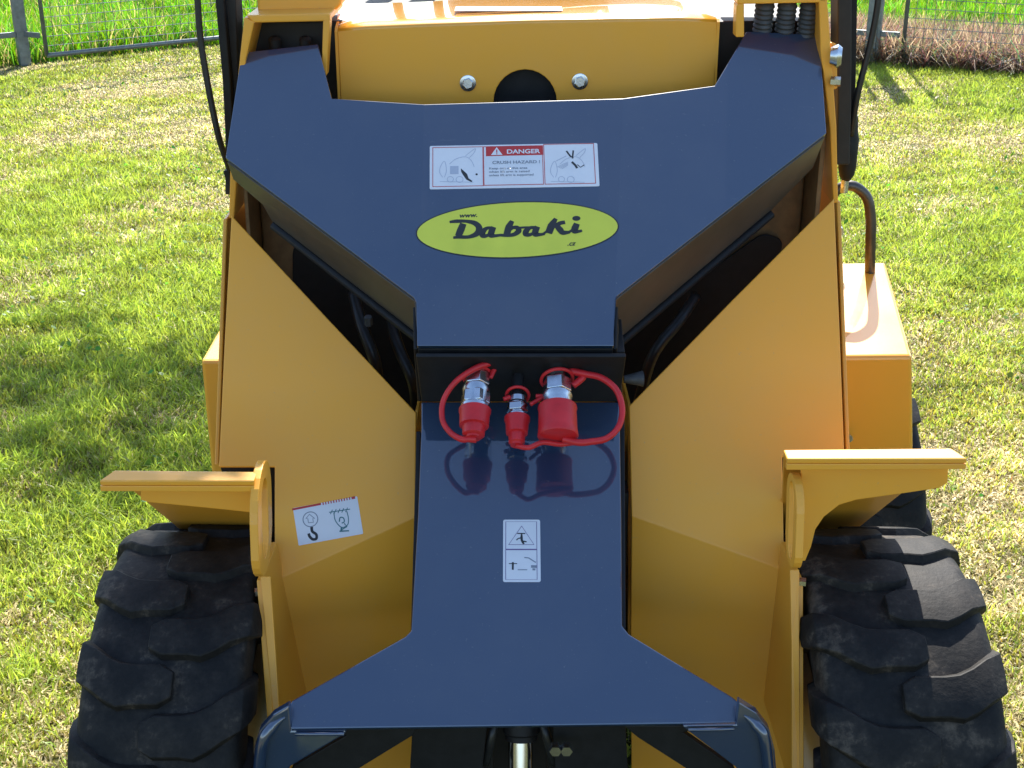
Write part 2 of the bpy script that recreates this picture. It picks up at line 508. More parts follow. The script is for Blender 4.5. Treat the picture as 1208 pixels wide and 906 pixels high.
# side plates of the front frame going back
poly('frame_side', [at(268, 258, 1.965), at(258, 548, 1.70), at(258, 548, 1.70) + V((-.0, .6, 0)), at(268, 258, 1.965) + V((0, .42, 0))], .006, YEL, L)
poly('frame_side', [at(987, 238, 1.965), at(998, 538, 1.70), at(998, 538, 1.70) + V((-.0, .6, 0)), at(987, 238, 1.965) + V((-.0, .42, 0))], .006, YEL, L)

# --- hood
YH = 2.0
def arch(x0, x1, ytop, ybase, n=14):
    cx = (x0 + x1) / 2; a = (x1 - x0) / 2; b = ybase - ytop
    return [(cx - a * math.cos(math.pi * k / n), ybase - b * math.sin(math.pi * k / n)) for k in range(n + 1)]
bot = [(404, 150)] + [(400, 118)]
outline = [(398, 37), (430, 34), (500, 31), (620, 27), (730, 25), (800, 24), (846, 26), (842, 150), (657, 150)]
ar = arch(582, 657, 82, 121)
outline += [(657, 121)] + ar[::-1][1:-1] + [(582, 121), (582, 150), (404, 150)]
front = [at(x, y, YH) for x, y in outline]
poly('hood_front', front, .006, YEL, L, .0012)
# hood top: one folded sheet from the front edge back, flaring sideways
e = [(398, 37), (430, 34), (500, 31), (620, 27), (730, 25), (800, 24), (846, 26)]
E = [at(x, y, YH) for x, y in e]
zt = E[3].z
def top_row(dy, dz, flare):
    out = []
    for i, p in enumerate(E):
        u = (i / (len(E) - 1)) * 2 - 1
        side = abs(u) ** 3
        out.append(V((p.x * (1 + flare), p.y + dy, p.z + dz + (.012 * side * (dy / .3)))))
    return out
rows = [E, top_row(.006, .004, .0), top_row(.05, .006, .01), top_row(.12, .006, .035), top_row(.25, .002, .10), top_row(.55, -.01, .22), top_row(.9, -.03, .25)]
vs = [p for r in rows for p in r]; n7 = len(E)
fs = [(i * n7 + k, i * n7 + k + 1, (i + 1) * n7 + k + 1, (i + 1) * n7 + k) for i in range(len(rows) - 1) for k in range(n7 - 1)]
o = sheet('hood_top', vs, fs, .005, GLOSS, L, 0)
o.data.polygons.foreach_set('use_smooth', [True] * len(o.data.polygons))
# hood sides
for k, s in ((0, -1), (n7 - 1, 1)):
    a = [r[k] for r in rows]
    vs = a + [V((p.x, p.y, .9)) for p in a]
    m = len(a)
    sheet('hood_side', vs, [(i, i + 1, m + i + 1, m + i) for i in range(m - 1)], .004, YEL, L, 0)
# cavity behind the round opening
box('hood_cavity', (-.08, 2.025, 1.03), (.10, 2.043, 1.17), BLACK, L, 0)
for x, y in ((552, 98), (684, 96)):
    c = at(x, y, YH) + V((0, -.0065, 0))
    wsh = lathe('bolt', c + V((0, .006, 0)), (0, -1, 0), [(0, .0115), (.0018, .0118), (.0022, .0105)], ZINC, L, 28)
    lathe('bolt_head', c + V((0, .004, 0)), (0, -1, .05), [(0, .0085), (.0045, .0085), (.0055, .0072)], ZINC, wsh, 6, False, .3)
# items standing on the hood / operator station just above the frame
sw = empty_loc = V((.16, 2.62, 1.32))
tube('steering_wheel', [sw + V((.17 * math.cos(t), .13 * math.sin(t), .09 * math.sin(t))) for t in [2 * math.pi * k / 12 for k in range(12)]], .014, BLACK, L, 10, True, True)
tube('steering_column', [sw + V((0, .02, 0)), V((.15, 2.72, 1.05))], .022, BLACK, L, 10, False)
for k in (0, 1, 2):
    t = 2 * math.pi * k / 3 + .5
    tube('steering_spoke', [sw, sw + V((.17 * math.cos(t), .13 * math.sin(t), .09 * math.sin(t)))], .010, BLACK, L, 8, False)
box('seat', (-.18, 3.0, .85), (.24, 3.4, 1.02), BLACK, L, .03)
box('seat_back', (-.16, 3.38, 1.0), (.22, 3.48, 1.5), BLACK, L, .03)
lathe('lever', V((-.13, 2.45, 1.18)), (0, 0, 1), [(0, .009), (.16, .009), (.17, .02), (.22, .02), (.23, .01)], BLACK, L, 16)
lathe('lever', V((-.20, 2.45, 1.18)), (0, 0, 1), [(0, .009), (.14, .009), (.15, .02), (.20, .02), (.21, .01)], BLACK, L, 16)

# rear unit body
box('rear_body', (-.40, 2.45, .35), (.56, 3.6, .86), YEL, L, .02)
box('rear_side_box', tuple(at(249, 552, 2.12)[:2]) + (.30,), (-.30, 2.4, at(249, 425, 2.12).z), YEL, L, .006)

# black guard posts & hoses at both sides of the towers
def bar(name, pts, w_, d_, mat):
    """flat bar following pts (world), width w_ in x, depth d_ in y"""
    vs = []; fs = []
    for p in pts:
        for sx, sy in ((-1, -1), (1, -1), (1, 1), (-1, 1)):
            vs.append(p + V((sx * w_ / 2, sy * d_ / 2, 0)))
    for i in range(len(pts) - 1):
        for k in range(4):
            fs.append((i * 4 + k, i * 4 + (k + 1) % 4, (i + 1) * 4 + (k + 1) % 4, (i + 1) * 4 + k))
    n = len(pts) - 1
    fs += [(3, 2, 1, 0), (n * 4, n * 4 + 1, n * 4 + 2, n * 4 + 3)]
    return bev(mesh_obj(name, vs, fs, mat, L), .002)
bar('guard_post', [at(262, -60, 2.03), at(263, 0, 2.03), at(271, 90, 2.03), at(277, 215, 2.03)], .012, .05, BLACK)
bar('guard_post', [at(272, -60, 2.05), at(274, 0, 2.05), at(277, 90, 2.05), at(277, 225, 2.05)], .020, .05, DARK)
bar('guard_post', [at(993, -60, 2.03), at(992, 0, 2.03), at(992, 120, 2.03), at(990, 190, 2.03)], .020, .05, DARK)
bar('guard_post', [at(1004, -60, 2.05), at(1003, 0, 2.05), at(1001, 120, 2.05), at(999, 190, 2.05)], .012, .04, BLACK)
tube('side_hose', [at(230, -50, 1.98), at(233, 0, 1.98), at(237, 50, 1.98), at(248, 115, 1.98), at(259, 165, 1.98), at(271, 200, 2.0), at(278, 225, 2.05)], .0048, HOSE, L, 10)
tube('side_hose', [at(1040, -60, 2.02), at(1036, 0, 2.02), at(1027, 50, 2.02), at(1012, 110, 2.02), at(1004, 160, 2.03)], lambda t: .0048, HOSE, L, 10)
poly('hose_clip', [at(x, y, 1.995) for x, y in ((263, 202), (271, 200), (273, 222), (268, 219))], .02, BLACK, L)
lathe('gas_strut', at(998, 213, 2.04), at(1005, 130, 2.04) - at(998, 213, 2.04), [(0, .006), (.008, .011), (.02, .0135), (.065, .0145), (.075, .012), (.10, .010)], BLACK, L, 18)
lathe('strut_pin', at(997, 212, 2.04), (0, 0, -1), [(0, .006), (.02, .006)], ZINC, L, 12)
# mirror-like reflector and bolt on right tower
lathe('side_lens', at(983, 66, 1.96), (1, -.25, 0), [(-.004, .012), (.006, .017), (.012, .012)], ZINC, L, 20)
lathe('side_bolt', at(983, 96, 1.96), (1, -.2, 0), [(-.004, .007), (.010, .007)], ZINC, L, 6, False)
poly('side_tab', [at(x, y, 1.975) for x, y in ((980, 50), (987, 52), (988, 104), (980, 108))], .01, YEL, L)

# --- right rear box with bent tube
BXf = 1.97
P = {k: at(x, y, Y) for k, (x, y, Y) in dict(a=(985, 421, BXf), b=(1076, 420, BXf), c=(1045, 309, 2.26), d=(982, 310, 2.26),
     e=(1078, 560, BXf + .01), f=(985, 560, BXf + .01)).items()}
g2 = P['c'] + V((0, .25, -.25)); h2 = P['d'] + V((0, .25, -.25))
e2 = P['e'] + V((0, .45, 0)); f2 = P['f'] + V((0, .45, 0))
bm = bmesh.new()
pv = [bm.verts.new(v) for v in (P['a'], P['b'], P['c'], P['d'], P['e'], P['f'], g2, h2, e2, f2)]
for f in ((0, 1, 2, 3), (5, 4, 1, 0), (3, 2, 6, 7), (7, 6, 8, 9), (9, 8, 4, 5), (1, 4, 8, 6, 2), (0, 3, 7, 9, 5)):
    bm.faces.new([pv[i] for i in f])
bmesh.ops.recalc_face_normals(bm, faces=bm.faces)
bev(bm_obj('side_box', bm, GLOSS, L), .006, 3)
tp = [at(975, 262, 2.22), at(984, 228, 2.22), at(1004, 219, 2.22), at(1022, 232, 2.22), at(1027, 256, 2.22), at(1027, 285, 2.22), at(1026, 326, 2.23)]
tube('bent_tube', tp, .0088, STEEL, L, 20)
lathe('box_bolt', at(1001, 516, 1.965), (0, -1, 0), [(0, .006), (.006, .006)], CHROME, L, 14)
lathe('reflector', at(989, 272, 2.26), (0, -1, 0), [(0, .009), (.008, .008)], ZINC, L, 14)

# --- wing plates over the front tyres
def wing(pts_top, pts_gus, xin, xout, s):
    Yf = 1.445
    a = at(pts_top[0][0], pts_top[0][1], Yf); b = at(pts_top[1][0], pts_top[1][1], Yf)
    z = (a.z + b.z) / 2
    # a inner, b outer
    o1 = V((s * .010, 0, 0))
    back = .020
    vs = [a, b, b + V((-s * .012, back, .003)), a + V((0, back, .001)),
          b + V((-s * .030, .40, -.33)), V((a.x + s * .09, a.y + .40, a.z - .33))]
    sheet('wing_plate', vs, [[0, 1, 2, 3], [3, 2, 4, 5]], .007, YEL, L, .0015)
    poly('wing_gusset', [at(x, y, Yf + .022) for x, y in pts_gus], .006, YEL, L, .0012)
    poly('wing_edge', [a + V((0, -.001, 0)), b + V((0, -.001, 0)), b + V((0, -.001, -.007)), a + V((0, -.001, -.008))], .008, YEL, L, .001)
# right
gr = [(945, 552), (1119, 550), (1118, 570), (1108, 576), (1060, 583), (1010, 590), (990, 596), (972, 610), (962, 625), (957, 645), (950, 662), (945, 662)]
wing([(928, 547), (1140, 547)], gr, 0, 0, 1)
gl = [(297, 572), (166, 575), (166, 590), (176, 593), (230, 598), (270, 602), (297, 605)]
wing([(300, 573), (118, 573)], gl, 0, 0, -1)
# left: loop plate in the side plane with a slot
def loop_plate(x, yz, slot, t, name):
    """plate in the y-z plane at x; outline and slot loops joined by bridging"""
    n = len(yz)
    vs = []; fs = []
    for dx in (0, t):
        vs += [V((x + dx, y, z)) for y, z in yz]; vs += [V((x + dx, y, z)) for y, z in slot]
    for i in range(n):
        j = (i + 1) % n
        fs.append((i, j, n + j, n + i)); fs.append((2 * n + j, 2 * n + i, 3 * n + i, 3 * n + j))
        fs.append((i, 2 * n + i, 2 * n + j, j)); fs.append((n + j, 3 * n + j, 3 * n + i, n + i))
    bm = bmesh.new(); m = bpy.data.meshes.new(name); m.from_pydata(vs, [], fs)
    bm.from_mesh(m); bmesh.ops.recalc_face_normals(bm, faces=bm.faces)
    return bev(bm_obj(name, bm, YEL, L), .0012)
def stadium(cy, cz, ry, hz, n=24, tilt=0):
    out = []
    for k in range(n):
        th = 2 * math.pi * k / n
        y = ry * math.cos(th); z = ry * math.sin(th)
        z += (hz if math.sin(th) >= 0 else -hz)
        out.append((cy + y + z * tilt, cz + z))
    return out
for px, s, dx, ry_ in ((295, -1, 0, .05), (945, 1, -.006, .032)):
    top = at(px, 574 if s < 0 else 562, 1.44); botp = at(px + (4 if s < 0 else -2), 690, 1.40)
    cy = (top.y + botp.y) / 2 + ry_ - .005; cz = (top.z + botp.z) / 2
    hz = (top.z - botp.z) / 2 - .04
    x0 = top.x + dx
    loop_plate(x0, stadium(cy, cz, ry_, hz, tilt=.25), stadium(cy, cz, ry_ * .42, hz + .010, tilt=.25), .010, 'lashing_plate')
    # the long edge of the front side plate below
    q = at(310 if s < 0 else 940, 684, 1.50); q2 = at(331 if s < 0 else 941, 960, 1.345)
    sheet('side_plate', [q, q2, q2 + V((s * -.002, .24, .0)), q + V((s * -.002, .10, .0))], [[0, 1, 2, 3]], .008, YEL, L, .001)
    poly('side_plate_edge', [at(x, y, 1.498 - max(0, y - 684) * .00055) for x, y in (((307, 680), (319, 680), (330, 842), (340, 960), (330, 960), (322, 842)) if s < 0 else ((932, 672), (943, 672), (944, 760), (944, 960), (934, 960), (934, 760)))], .006, YEL, L, .001)
    lathe('side_plate_bolt', at(307 if s < 0 else 944, 698 if s < 0 else 686, 1.50), (s, -.2, 0), [(-.002, .006), (.007, .006)], ZINC, L, 6, False)
# brackets closing the dark slot behind the loops
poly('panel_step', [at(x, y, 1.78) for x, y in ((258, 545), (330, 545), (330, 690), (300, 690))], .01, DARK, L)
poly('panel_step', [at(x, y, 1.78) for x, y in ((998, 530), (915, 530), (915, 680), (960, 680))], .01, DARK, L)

# ------------------------------------------------------------ tyres
TW = .217; RB = .285
def section():
    pts = []
    half = TW / 2 - .006
    rs = .021
    # crown
    for k in range(0, 9):
        s = (half - rs) * k / 8
        pts.append((s, RB - .0035 * (s / half) ** 2))
    c = (half - rs, pts[-1][1] - rs)
    for k in range(1, 7):
        th = math.pi / 2 * (1 - k / 6 * .95)
        pts.append((c[0] + rs * math.cos(th), c[1] + rs * math.sin(th)))
    pts += [(half + .003, c[1] - .02), (half - .001, c[1] - .045), (half - .014, .16), (half - .03, .148)]
    return pts
SEC = section()
cum = [0]
for i in range(1, len(SEC)): cum.append(cum[-1] + math.dist(SEC[i], SEC[i - 1]))
def sec_at(q):
    s = 1 if q >= 0 else -1; q = min(abs(q), cum[-1] - 1e-6)
    i = max(j for j in range(len(cum)) if cum[j] <= q); i = min(i, len(SEC) - 2)
    t = (q - cum[i]) / (cum[i + 1] - cum[i])
    x = SEC[i][0] * (1 - t) + SEC[i + 1][0] * t; r = SEC[i][1] * (1 - t) + SEC[i + 1][1] * t
    d = (SEC[min(i + 2, len(SEC) - 1)][0] - SEC[max(i - 1, 0)][0], SEC[min(i + 2, len(SEC) - 1)][1] - SEC[max(i - 1, 0)][1])
    l = math.hypot(*d); nx, nr = -d[1] / l, d[0] / l
    return s * x, r, s * nx, nr
def tp3(q, arc, h):
    x, r, nx, nr = sec_at(q)
    ph = arc / RB
    X = x + nx * h; RR = r + nr * h
    return V((X, -RR * math.sin(ph), RR * math.cos(ph)))   # arc 0 = top, increasing to the front (-y)
def lug_mesh(side):
    """one tread bar: from the shoulder (high) sloping down to the centre"""
    q0, q1 = cum[-1] - .055, -.018
    N = 12; vs = []; fs = []
    H = .0105
    for i in range(N + 1):
        q = q0 + (q1 - q0) * i / N
        if q > .055: c = -(q - .055) * .72
        else: c = 0
        wd = .0285 if q > .04 else .026
        if i == N: wd *= .62
        hh = H * (1 if q < cum[-1] - .09 else .8)
        a, b, lo = wd * .90, wd * 1.10, -.003
        for arc, h in ((c - b, lo), (c - a, hh), (c - a * .3, hh + .0006), (c + a * .3, hh + .0006), (c + a, hh), (c + b, lo)):
            vs.append(tp3(side * q, arc, h))
    for i in range(N):
        for k in range(5):
            fs.append((i * 6 + k, i * 6 + k + 1, (i + 1) * 6 + k + 1, (i + 1) * 6 + k))
    fs.append(tuple(range(6))[::-1]); fs.append(tuple(N * 6 + k for k in range(6)))
    m = bpy.data.meshes.new('tread_bar'); m.from_pydata([tuple(v) for v in vs], [], fs)
    bm = bmesh.new(); bm.from_mesh(m); bmesh.ops.recalc_face_normals(bm, faces=bm.faces)
    bmesh.ops.bevel(bm, geom=[e for e in bm.edges if len(e.link_faces) == 2 and e.calc_face_angle() > R(35)], offset=.0012, segments=1, affect='EDGES')
    bm.to_mesh(m); bm.free(); m.materials.append(RUB)
    m.polygons.foreach_set('use_smooth', [True] * len(m.polygons))
    m.set_sharp_from_angle(angle=R(28))
    return m
LUGM = {1: lug_mesh(1), -1: lug_mesh(-1)}
def tyre_mesh():
    prof = [(-s, r) for s, r in SEC[::-1]] + SEC[1:]
    seg = 96; vs = []; fs = []
    for k in range(seg):
        th = 2 * math.pi * k / seg
        for s, r in prof: vs.append((s, -r * math.sin(th), r * math.cos(th)))
    n = len(prof)
    for k in range(seg):
        k2 = (k + 1) % seg
        for i in range(n - 1): fs.append((k * n + i, k * n + i + 1, k2 * n + i + 1, k2 * n + i))
    m = bpy.data.meshes.new('tyre'); m.from_pydata(vs, [], fs)
    bm = bmesh.new(); bm.from_mesh(m); bmesh.ops.recalc_face_normals(bm, faces=bm.faces); bm.to_mesh(m); bm.free()
    m.materials.append(RUB); m.polygons.foreach_set('use_smooth', [True] * len(m.polygons))
    return m
TM = tyre_mesh()
WHEELMAT = paint('white_rim_paint', (.6, .6, .58), coat=.3)
def rim_mesh():
    o = lathe('rim', (0, 0, 0), (1, 0, 0), [(-.085, .150), (-.08, .145), (-.05, .13), (-.02, .05), (.02, .05), (.05, .13), (.08, .145), (.085, .150)], WHEELMAT, None, 40)
    m = o.data; bpy.data.objects.remove(o); return m
RM = rim_mesh()
NL_ = 15
def wheel(x, y, rz=0, ph0=0, sx=1):
    t = bpy.data.objects.new('tyre', TM); col.objects.link(t); t.parent = L
    t.location = V((x, y, .292)) - L.location
    t.rotation_euler = (0, 0, rz); t.scale = (sx, 1, 1)
    r = bpy.data.objects.new('rim', RM); col.objects.link(r); r.parent = t
    for side in (1, -1):
        for k in range(NL_):
            o = bpy.data.objects.new('tread_bar', LUGM[side]); col.objects.link(o); o.parent = t
            # positive arc = towards front; rotation about +x by +phi moves top to the... (-y)
            o.rotation_euler = (2 * math.pi * (k + (0 if side > 0 else .5)) / NL_ + ph0, 0, 0)
    return t
wheel(-.427, 1.565, 0, .10, .97)
wheel(.484, 1.550, R(.6), .33, 1.05)
wheel(.588, 2.27, R(2), .2)
wheel(-.43, 2.65, R(4), .4)

# ------------------------------------------------------------ couplers with red caps
def coupler(px0, py0, d, parts, name='hydraulic_coupler', tilt=0):
    """parts: list of (subname, profile, mat, seg); first one is the part itself"""
    o0 = hb(px0, py0, d)
    ax = (AX + V((tilt, 0, 0))).normalized()
    root = None
    for nm, prof, mat, seg in parts:
        ob = lathe(nm, o0, ax, prof, mat, root if root else L, seg, seg > 8, .26, .0008 if seg <= 8 else 0)
        if root is None: root = ob
    return root, o0, ax
def dents(t0, r, L_, n=1): return [(t0, r - .0015), (t0 + .0015, r), (t0 + L_ - .0015, r), (t0 + L_, r - .0015)]
c1, o1, a1 = coupler(563, 440, .078, [
    ('hydraulic_coupler', [(-.03, .0115), (.012, .0115)], ZINC, 24),
    ('coupler_hex', dents(.000, .0175, .020), ZINC, 6),
    ('coupler_sleeve', [(.021, .0165), (.0225, .0182), (.028, .0182), (.030, .0172), (.048, .0172), (.050, .0192), (.054, .0192), (.056, .017)], ZINC, 32),
    ('coupler_nut', dents(.030, .0195, .018), ZINC, 6),
    ('red_cap', [(.0535, .0190), (.0545, .0208), (.058, .0208), (.062, .0195), (.078, .0188), (.079, .0150), (.091, .0142), (.0925, .0125), (.093, .010), (.0955, .0095)], RED, 32)], tilt=-.04)
c2, o2, a2 = coupler(611, 452, .070, [
    ('hydraulic_coupler', [(-.04, .008), (.02, .008), (.021, .011), (.030, .0115), (.031, .0095), (.04, .0095)], BLACK, 24),
    ('coupler_nut', dents(.032, .0145, .012), CHROME, 6),
    ('coupler_sleeve', [(.021, .010), (.022, .0115), (.029, .0115), (.030, .0105), (.045, .0105), (.047, .0128), (.052, .0128)], CHROME, 28),
    ('red_cap', [(.050, .0145), (.051, .0165), (.055, .0168), (.060, .0150), (.074, .0140), (.075, .0108), (.087, .0104), (.0885, .0085), (.091, .008)], RED, 32)], tilt=-.02)
c3, o3, a3 = coupler(657, 448, .078, [
    ('hydraulic_coupler', [(-.03, .0126), (.012, .0125)], ZINC, 24),
    ('coupler_hex', dents(.000, .0190, .020), ZINC, 6),
    ('coupler_sleeve', [(.021, .0180), (.0225, .0197), (.027, .0197), (.029, .0185), (.040, .0185), (.042, .0195), (.046, .0195)], ZINC, 32),
    ('red_cap', [(.0385, .0225), (.040, .0250), (.043, .0255), (.046, .0245), (.072, .0250), (.082, .0262), (.084, .0250), (.085, .022), (.0855, .018)], RED, 32)], tilt=.0)
# strap rings + straps + tabs
def ring(c, a, r, rt, parent, nm='strap_ring'):
    _, u, v = frame_of(a)
    return tube(nm, [c + u * r * math.cos(t) + v * r * math.sin(t) for t in [2 * math.pi * k / 16 for k in range(16)]], rt, RED, parent, 8, True, True)
def ph(px, py, d): return hb(px, py, d)
ring(o1 + a1 * .004, (a1 + V((.25, 0, .1))).normalized(), .0175, .0022, c1)
tube('red_strap', [ph(592, 424, .080), ph(575, 429, .098), ph(556, 437, .100), ph(536, 452, .092), ph(523, 473, .080), ph(522, 495, .074), ph(531, 510, .076), ph(544, 518, .080), o1 + a1 * .0965 + V((-.006, 0, 0)), o1 + a1 * .097 + V((.004, 0, 0))], lambda t: .0048 - .0012 * math.sin(math.pi * t), RED, c1, 10)
tube('strap_tab', [ph(592, 425, .082), ph(584, 434, .084), ph(579, 446, .084)], lambda t: .0055 - .003 * t, RED, c1, 8)
ring(o2 + a2 * .018, (a2 + V((0, 0, .35))).normalized(), .0145, .0022, c2)
tube('strap_tab', [ph(632, 467, .076), ph(640, 468, .076), ph(626, 477, .080)], .0028, RED, c2, 8)
tube('strap_tab', [ph(602, 468, .076), ph(594, 471, .076)], .003, RED, c2, 8)
tube('red_strap', [o2 + a2 * .0915, ph(624, 528, .078), ph(640, 522, .078), ph(660, 524, .070), ph(680, 522, .070)], .0034, RED, c2, 10)
ring(o3 + a3 * -.001, (a3 + V((.1, 0, .2))).normalized(), .0205, .0024, c3)
tube('strap_tab', [ph(676, 438, .082), ph(688, 444, .084), ph(676, 455, .082)], .0045, RED, c3, 8)
tube('red_strap', [ph(672, 437, .085), ph(690, 441, .088), ph(710, 446, .090), ph(727, 460, .088), ph(734, 482, .082), ph(730, 503, .078), ph(716, 517, .078), ph(698, 521, .078), ph(682, 522, .078), o3 + a3 * .086 + V((.006, 0, 0))], lambda t: .0040 + .0012 * abs(t - .5), RED, c3, 10)

# ------------------------------------------------------------ decals
class Decal:
    def __init__(self, name, O, u, n, mat, outline, parent=L):
        self.O, self.u, self.n = O, u.normalized(), n.normalized()
        self.v = self.n.cross(self.u).normalized()
        if self.v.z < 0: self.v = -self.v
        self.lay = 1
        self.root = self._poly(name, outline, mat, parent, .0004, .0005)
    def p(self, x, y, h): return self.O + self.u * x + self.v * y + self.n * h
    def _poly(self, name, pts, mat, parent, h, t=0.0):
        n = len(pts)
        vs = [self.p(x, y, h) for x, y in pts]; fs = [tuple(range(n))]
        if t:
            vs += [self.p(x, y, h - t) for x, y in pts]
            fs += [(i, (i + 1) % n, n + (i + 1) % n, n + i) for i in range(n)]
        return mesh_obj(name, vs, fs, mat, parent)
    def shapes(self, name, polys, strokes, mat, h=.0006):
        vs = []; fs = []
        for k, P in enumerate(polys):
            b = len(vs); vs += [self.p(x, y, h + .00001 * k) for x, y in P]; fs.append(tuple(range(b, b + len(P))))
        k = 0
        for P, wd in strokes:
            # mitred ribbon
            N = len(P); Lf = []; Rt = []
            ws = wd if hasattr(wd, '__len__') else [wd] * N
            for i, (x, y) in enumerate(P):
                x0, y0 = P[max(i - 1, 0)]; x1, y1 = P[min(i + 1, N - 1)]
                if P[0] == P[-1] and i in (0, N - 1): x0, y0 = P[-2]; x1, y1 = P[1]
                dx, dy = x1 - x0, y1 - y0; l = math.hypot(dx, dy) or 1
                nx, ny = -dy / l * ws[i] / 2, dx / l * ws[i] / 2
                Lf.append((x + nx, y + ny)); Rt.append((x - nx, y - ny))
            b = len(vs); k += 1
            for a_, c_ in zip(Lf, Rt):
                vs += [self.p(*a_, h + .000012 * k), self.p(*c_, h + .000012 * k)]
            for i in range(N - 1): fs.append((b + 2 * i, b + 2 * i + 1, b + 2 * i + 3, b + 2 * i + 2))
        return mesh_obj(name, vs, fs, mat, self.root)
    def text(self, body, x, y, size, mat, shear=0, bold=0, stretch=1, h=.0007, align='LEFT'):
        c = bpy.data.curves.new('lettering', 'FONT'); c.body = body; c.size = size; c.shear = shear; c.offset = bold
        c.align_x = align
        o = bpy.data.objects.new('lettering_tmp', c); col.objects.link(o)
        bpy.context.view_layer.update()
        m = bpy.data.meshes.new_from_object(o.evaluated_get(bpy.context.evaluated_depsgraph_get()))
        bpy.data.objects.remove(o)
        for v_ in m.vertices: v_.co = self.p(x + v_.co.x * stretch, y + v_.co.y, h)
        m.name = 'lettering'; m.materials.clear(); m.materials.append(mat)
        return place(bpy.data.objects.new('lettering', m), self.root)

def sp(pts, n=6, closed=False):
    return [(p.x, p.y) for p in catmull([V((x, y, 0)) for x, y in pts], n, closed)]
def rect(x0, y0, x1, y1): return [(x0, y0), (x1, y0), (x1, y1), (x0, y1), (x0, y0)]
def rrect(w_, h_, r):
    out = []
    for cx, cy, a0 in ((w_ / 2 - r, h_ / 2 - r, 0), (-w_ / 2 + r, h_ / 2 - r, 90), (-w_ / 2 + r, -h_ / 2 + r, 180), (w_ / 2 - r, -h_ / 2 + r, 270)):
        for k in range(5):
            a = R(a0 + 22.5 * k); out.append((cx + r * math.cos(a), cy + r * math.sin(a)))
    return out
def circ(cx, cy, r, n=24, ry=None):
    return [(cx + r * math.cos(2 * math.pi * k / n), cy + (ry or r) * math.sin(2 * math.pi * k / n)) for k in range(n + 1)]

# danger sticker.  local scale: 200 px wide
def span(a, b, P_, N_): return (hit(*b, P_, N_) - hit(*a, P_, N_)).length
cD = hit(606.5, 196, PA, NA); wD = span((507, 196), (706, 196), PA, NA); hD = span((606, 171), (606, 222), PA, NA)
uD = hit(707, 194.5, PA, NA) - hit(506, 198.2, PA, NA)
D = Decal('warning_sticker', cD, uD, NA, WHITE, rrect(wD, hD, .002))
D.root['label'] = 'white crush hazard warning sticker with red heading'
s_ = wD / 880.0      # zoomed pixel units
def zx(x): return (x - 546) * s_
def zy(y): return (205 - y) * hD / 215.0
lw = 5 * s_
D.shapes('sticker_frame', [], [(rect(zx(122), zy(300), zx(384), zy(106)), lw), (rect(zx(388), zy(298), zx(696), zy(106)), lw), (rect(zx(704), zy(298), zx(966), zy(100)), lw)], INKR)
D.shapes('heading_band', [[(zx(400), zy(154)), (zx(700), zy(152)), (zx(700), zy(104)), (zx(400), zy(106))]], [], INKR, .00055)
D.shapes('warning_triangle', [[(zx(426), zy(149)), (zx(487), zy(149)), (zx(457), zy(110))]], [], WHITE, .0007)
D.shapes('exclamation_mark', [], [([(zx(457), zy(122)), (zx(457), zy(138))], 6 * s_), ([(zx(457), zy(141)), (zx(457), zy(146))], 6 * s_)], INKR, .0008)
D.text('DANGER', zx(508), zy(143), 36 * s_, WHITE, bold=.9 * s_, stretch=1.20)
D.text('CRUSH HAZARD !', zx(432), zy(193), 25 * s_, INKG, bold=.5 * s_, stretch=1.24)
for i, t in enumerate(('Keep out of this area', 'when lift arm is raised', 'unless lift arm is supported')):
    D.text(t, zx(414), zy(220 + 17 * i), 18 * s_, INKG, bold=.35 * s_, stretch=(1.30, 1.32, 1.18)[i])
mach = lambda ox, oy, k=1: [
    (sp([(zx(ox + a), zy(oy + b)) for a, b in ((10, 95), (-5, 70), (0, 40), (20, 15), (30, 60), (20, 95))]), 3 * s_),
    (sp([(zx(ox + a), zy(oy + b)) for a, b in ((45, 30), (80, 5), (130, -5), (160, 15), (175, 45))]), 3 * s_),
    (sp([(zx(ox + a), zy(oy + b)) for a, b in ((130, -10), (180, -45), (175, -25), (150, 0))]), 3 * s_),
    (circ(zx(ox + 50), zy(oy + 105), 16 * s_), 3 * s_), (circ(zx(ox + 98), zy(oy + 107), 18 * s_), 3 * s_),
    ([(zx(ox - 5), zy(oy + 115)), (zx(ox + 170), zy(oy + 122))], 2.5 * s_)]
D.shapes('machine_drawing', [[(zx(212), zy(240)), (zx(256), zy(240)), (zx(256), zy(200)), (zx(212), zy(200))]], mach(163, 160), plain('pale_print', (.42, .46, .55), .4, 0, 20, .05, 0))
D.shapes('figure', [[(zx(268), zy(212)), (zx(300), zy(240)), (zx(308), zy(262)), (zx(328), zy(276)), (zx(322), zy(281)), (zx(296), zy(268)), (zx(280), zy(246)), (zx(270), zy(230))], circ(zx(350), zy(243), 6 * s_)[:-1]], [], INK)
D.shapes('machine_drawing', [], mach(740, 170) + [([(zx(770 + 8 * k), zy(215 + 3 * k)), (zx(828), zy(190 + 5 * k))], 3 * s_) for k in range(4)] + [([(zx(765), zy(185)), (zx(820), zy(160))], 4 * s_)], bpy.data.materials['pale_print'])
D.shapes('figure', [], [([(zx(822), zy(135)), (zx(840), zy(160)), (zx(856), zy(172))], 9 * s_), ([(zx(858), zy(133)), (zx(852), zy(172))], 8 * s_),
         ([(zx(848), zy(190)), (zx(866), zy(208)), (zx(874), zy(222))], 12 * s_), ([(zx(876), zy(204)), (zx(892), zy(218)), (zx(912), zy(206))], 5 * s_)], INK)

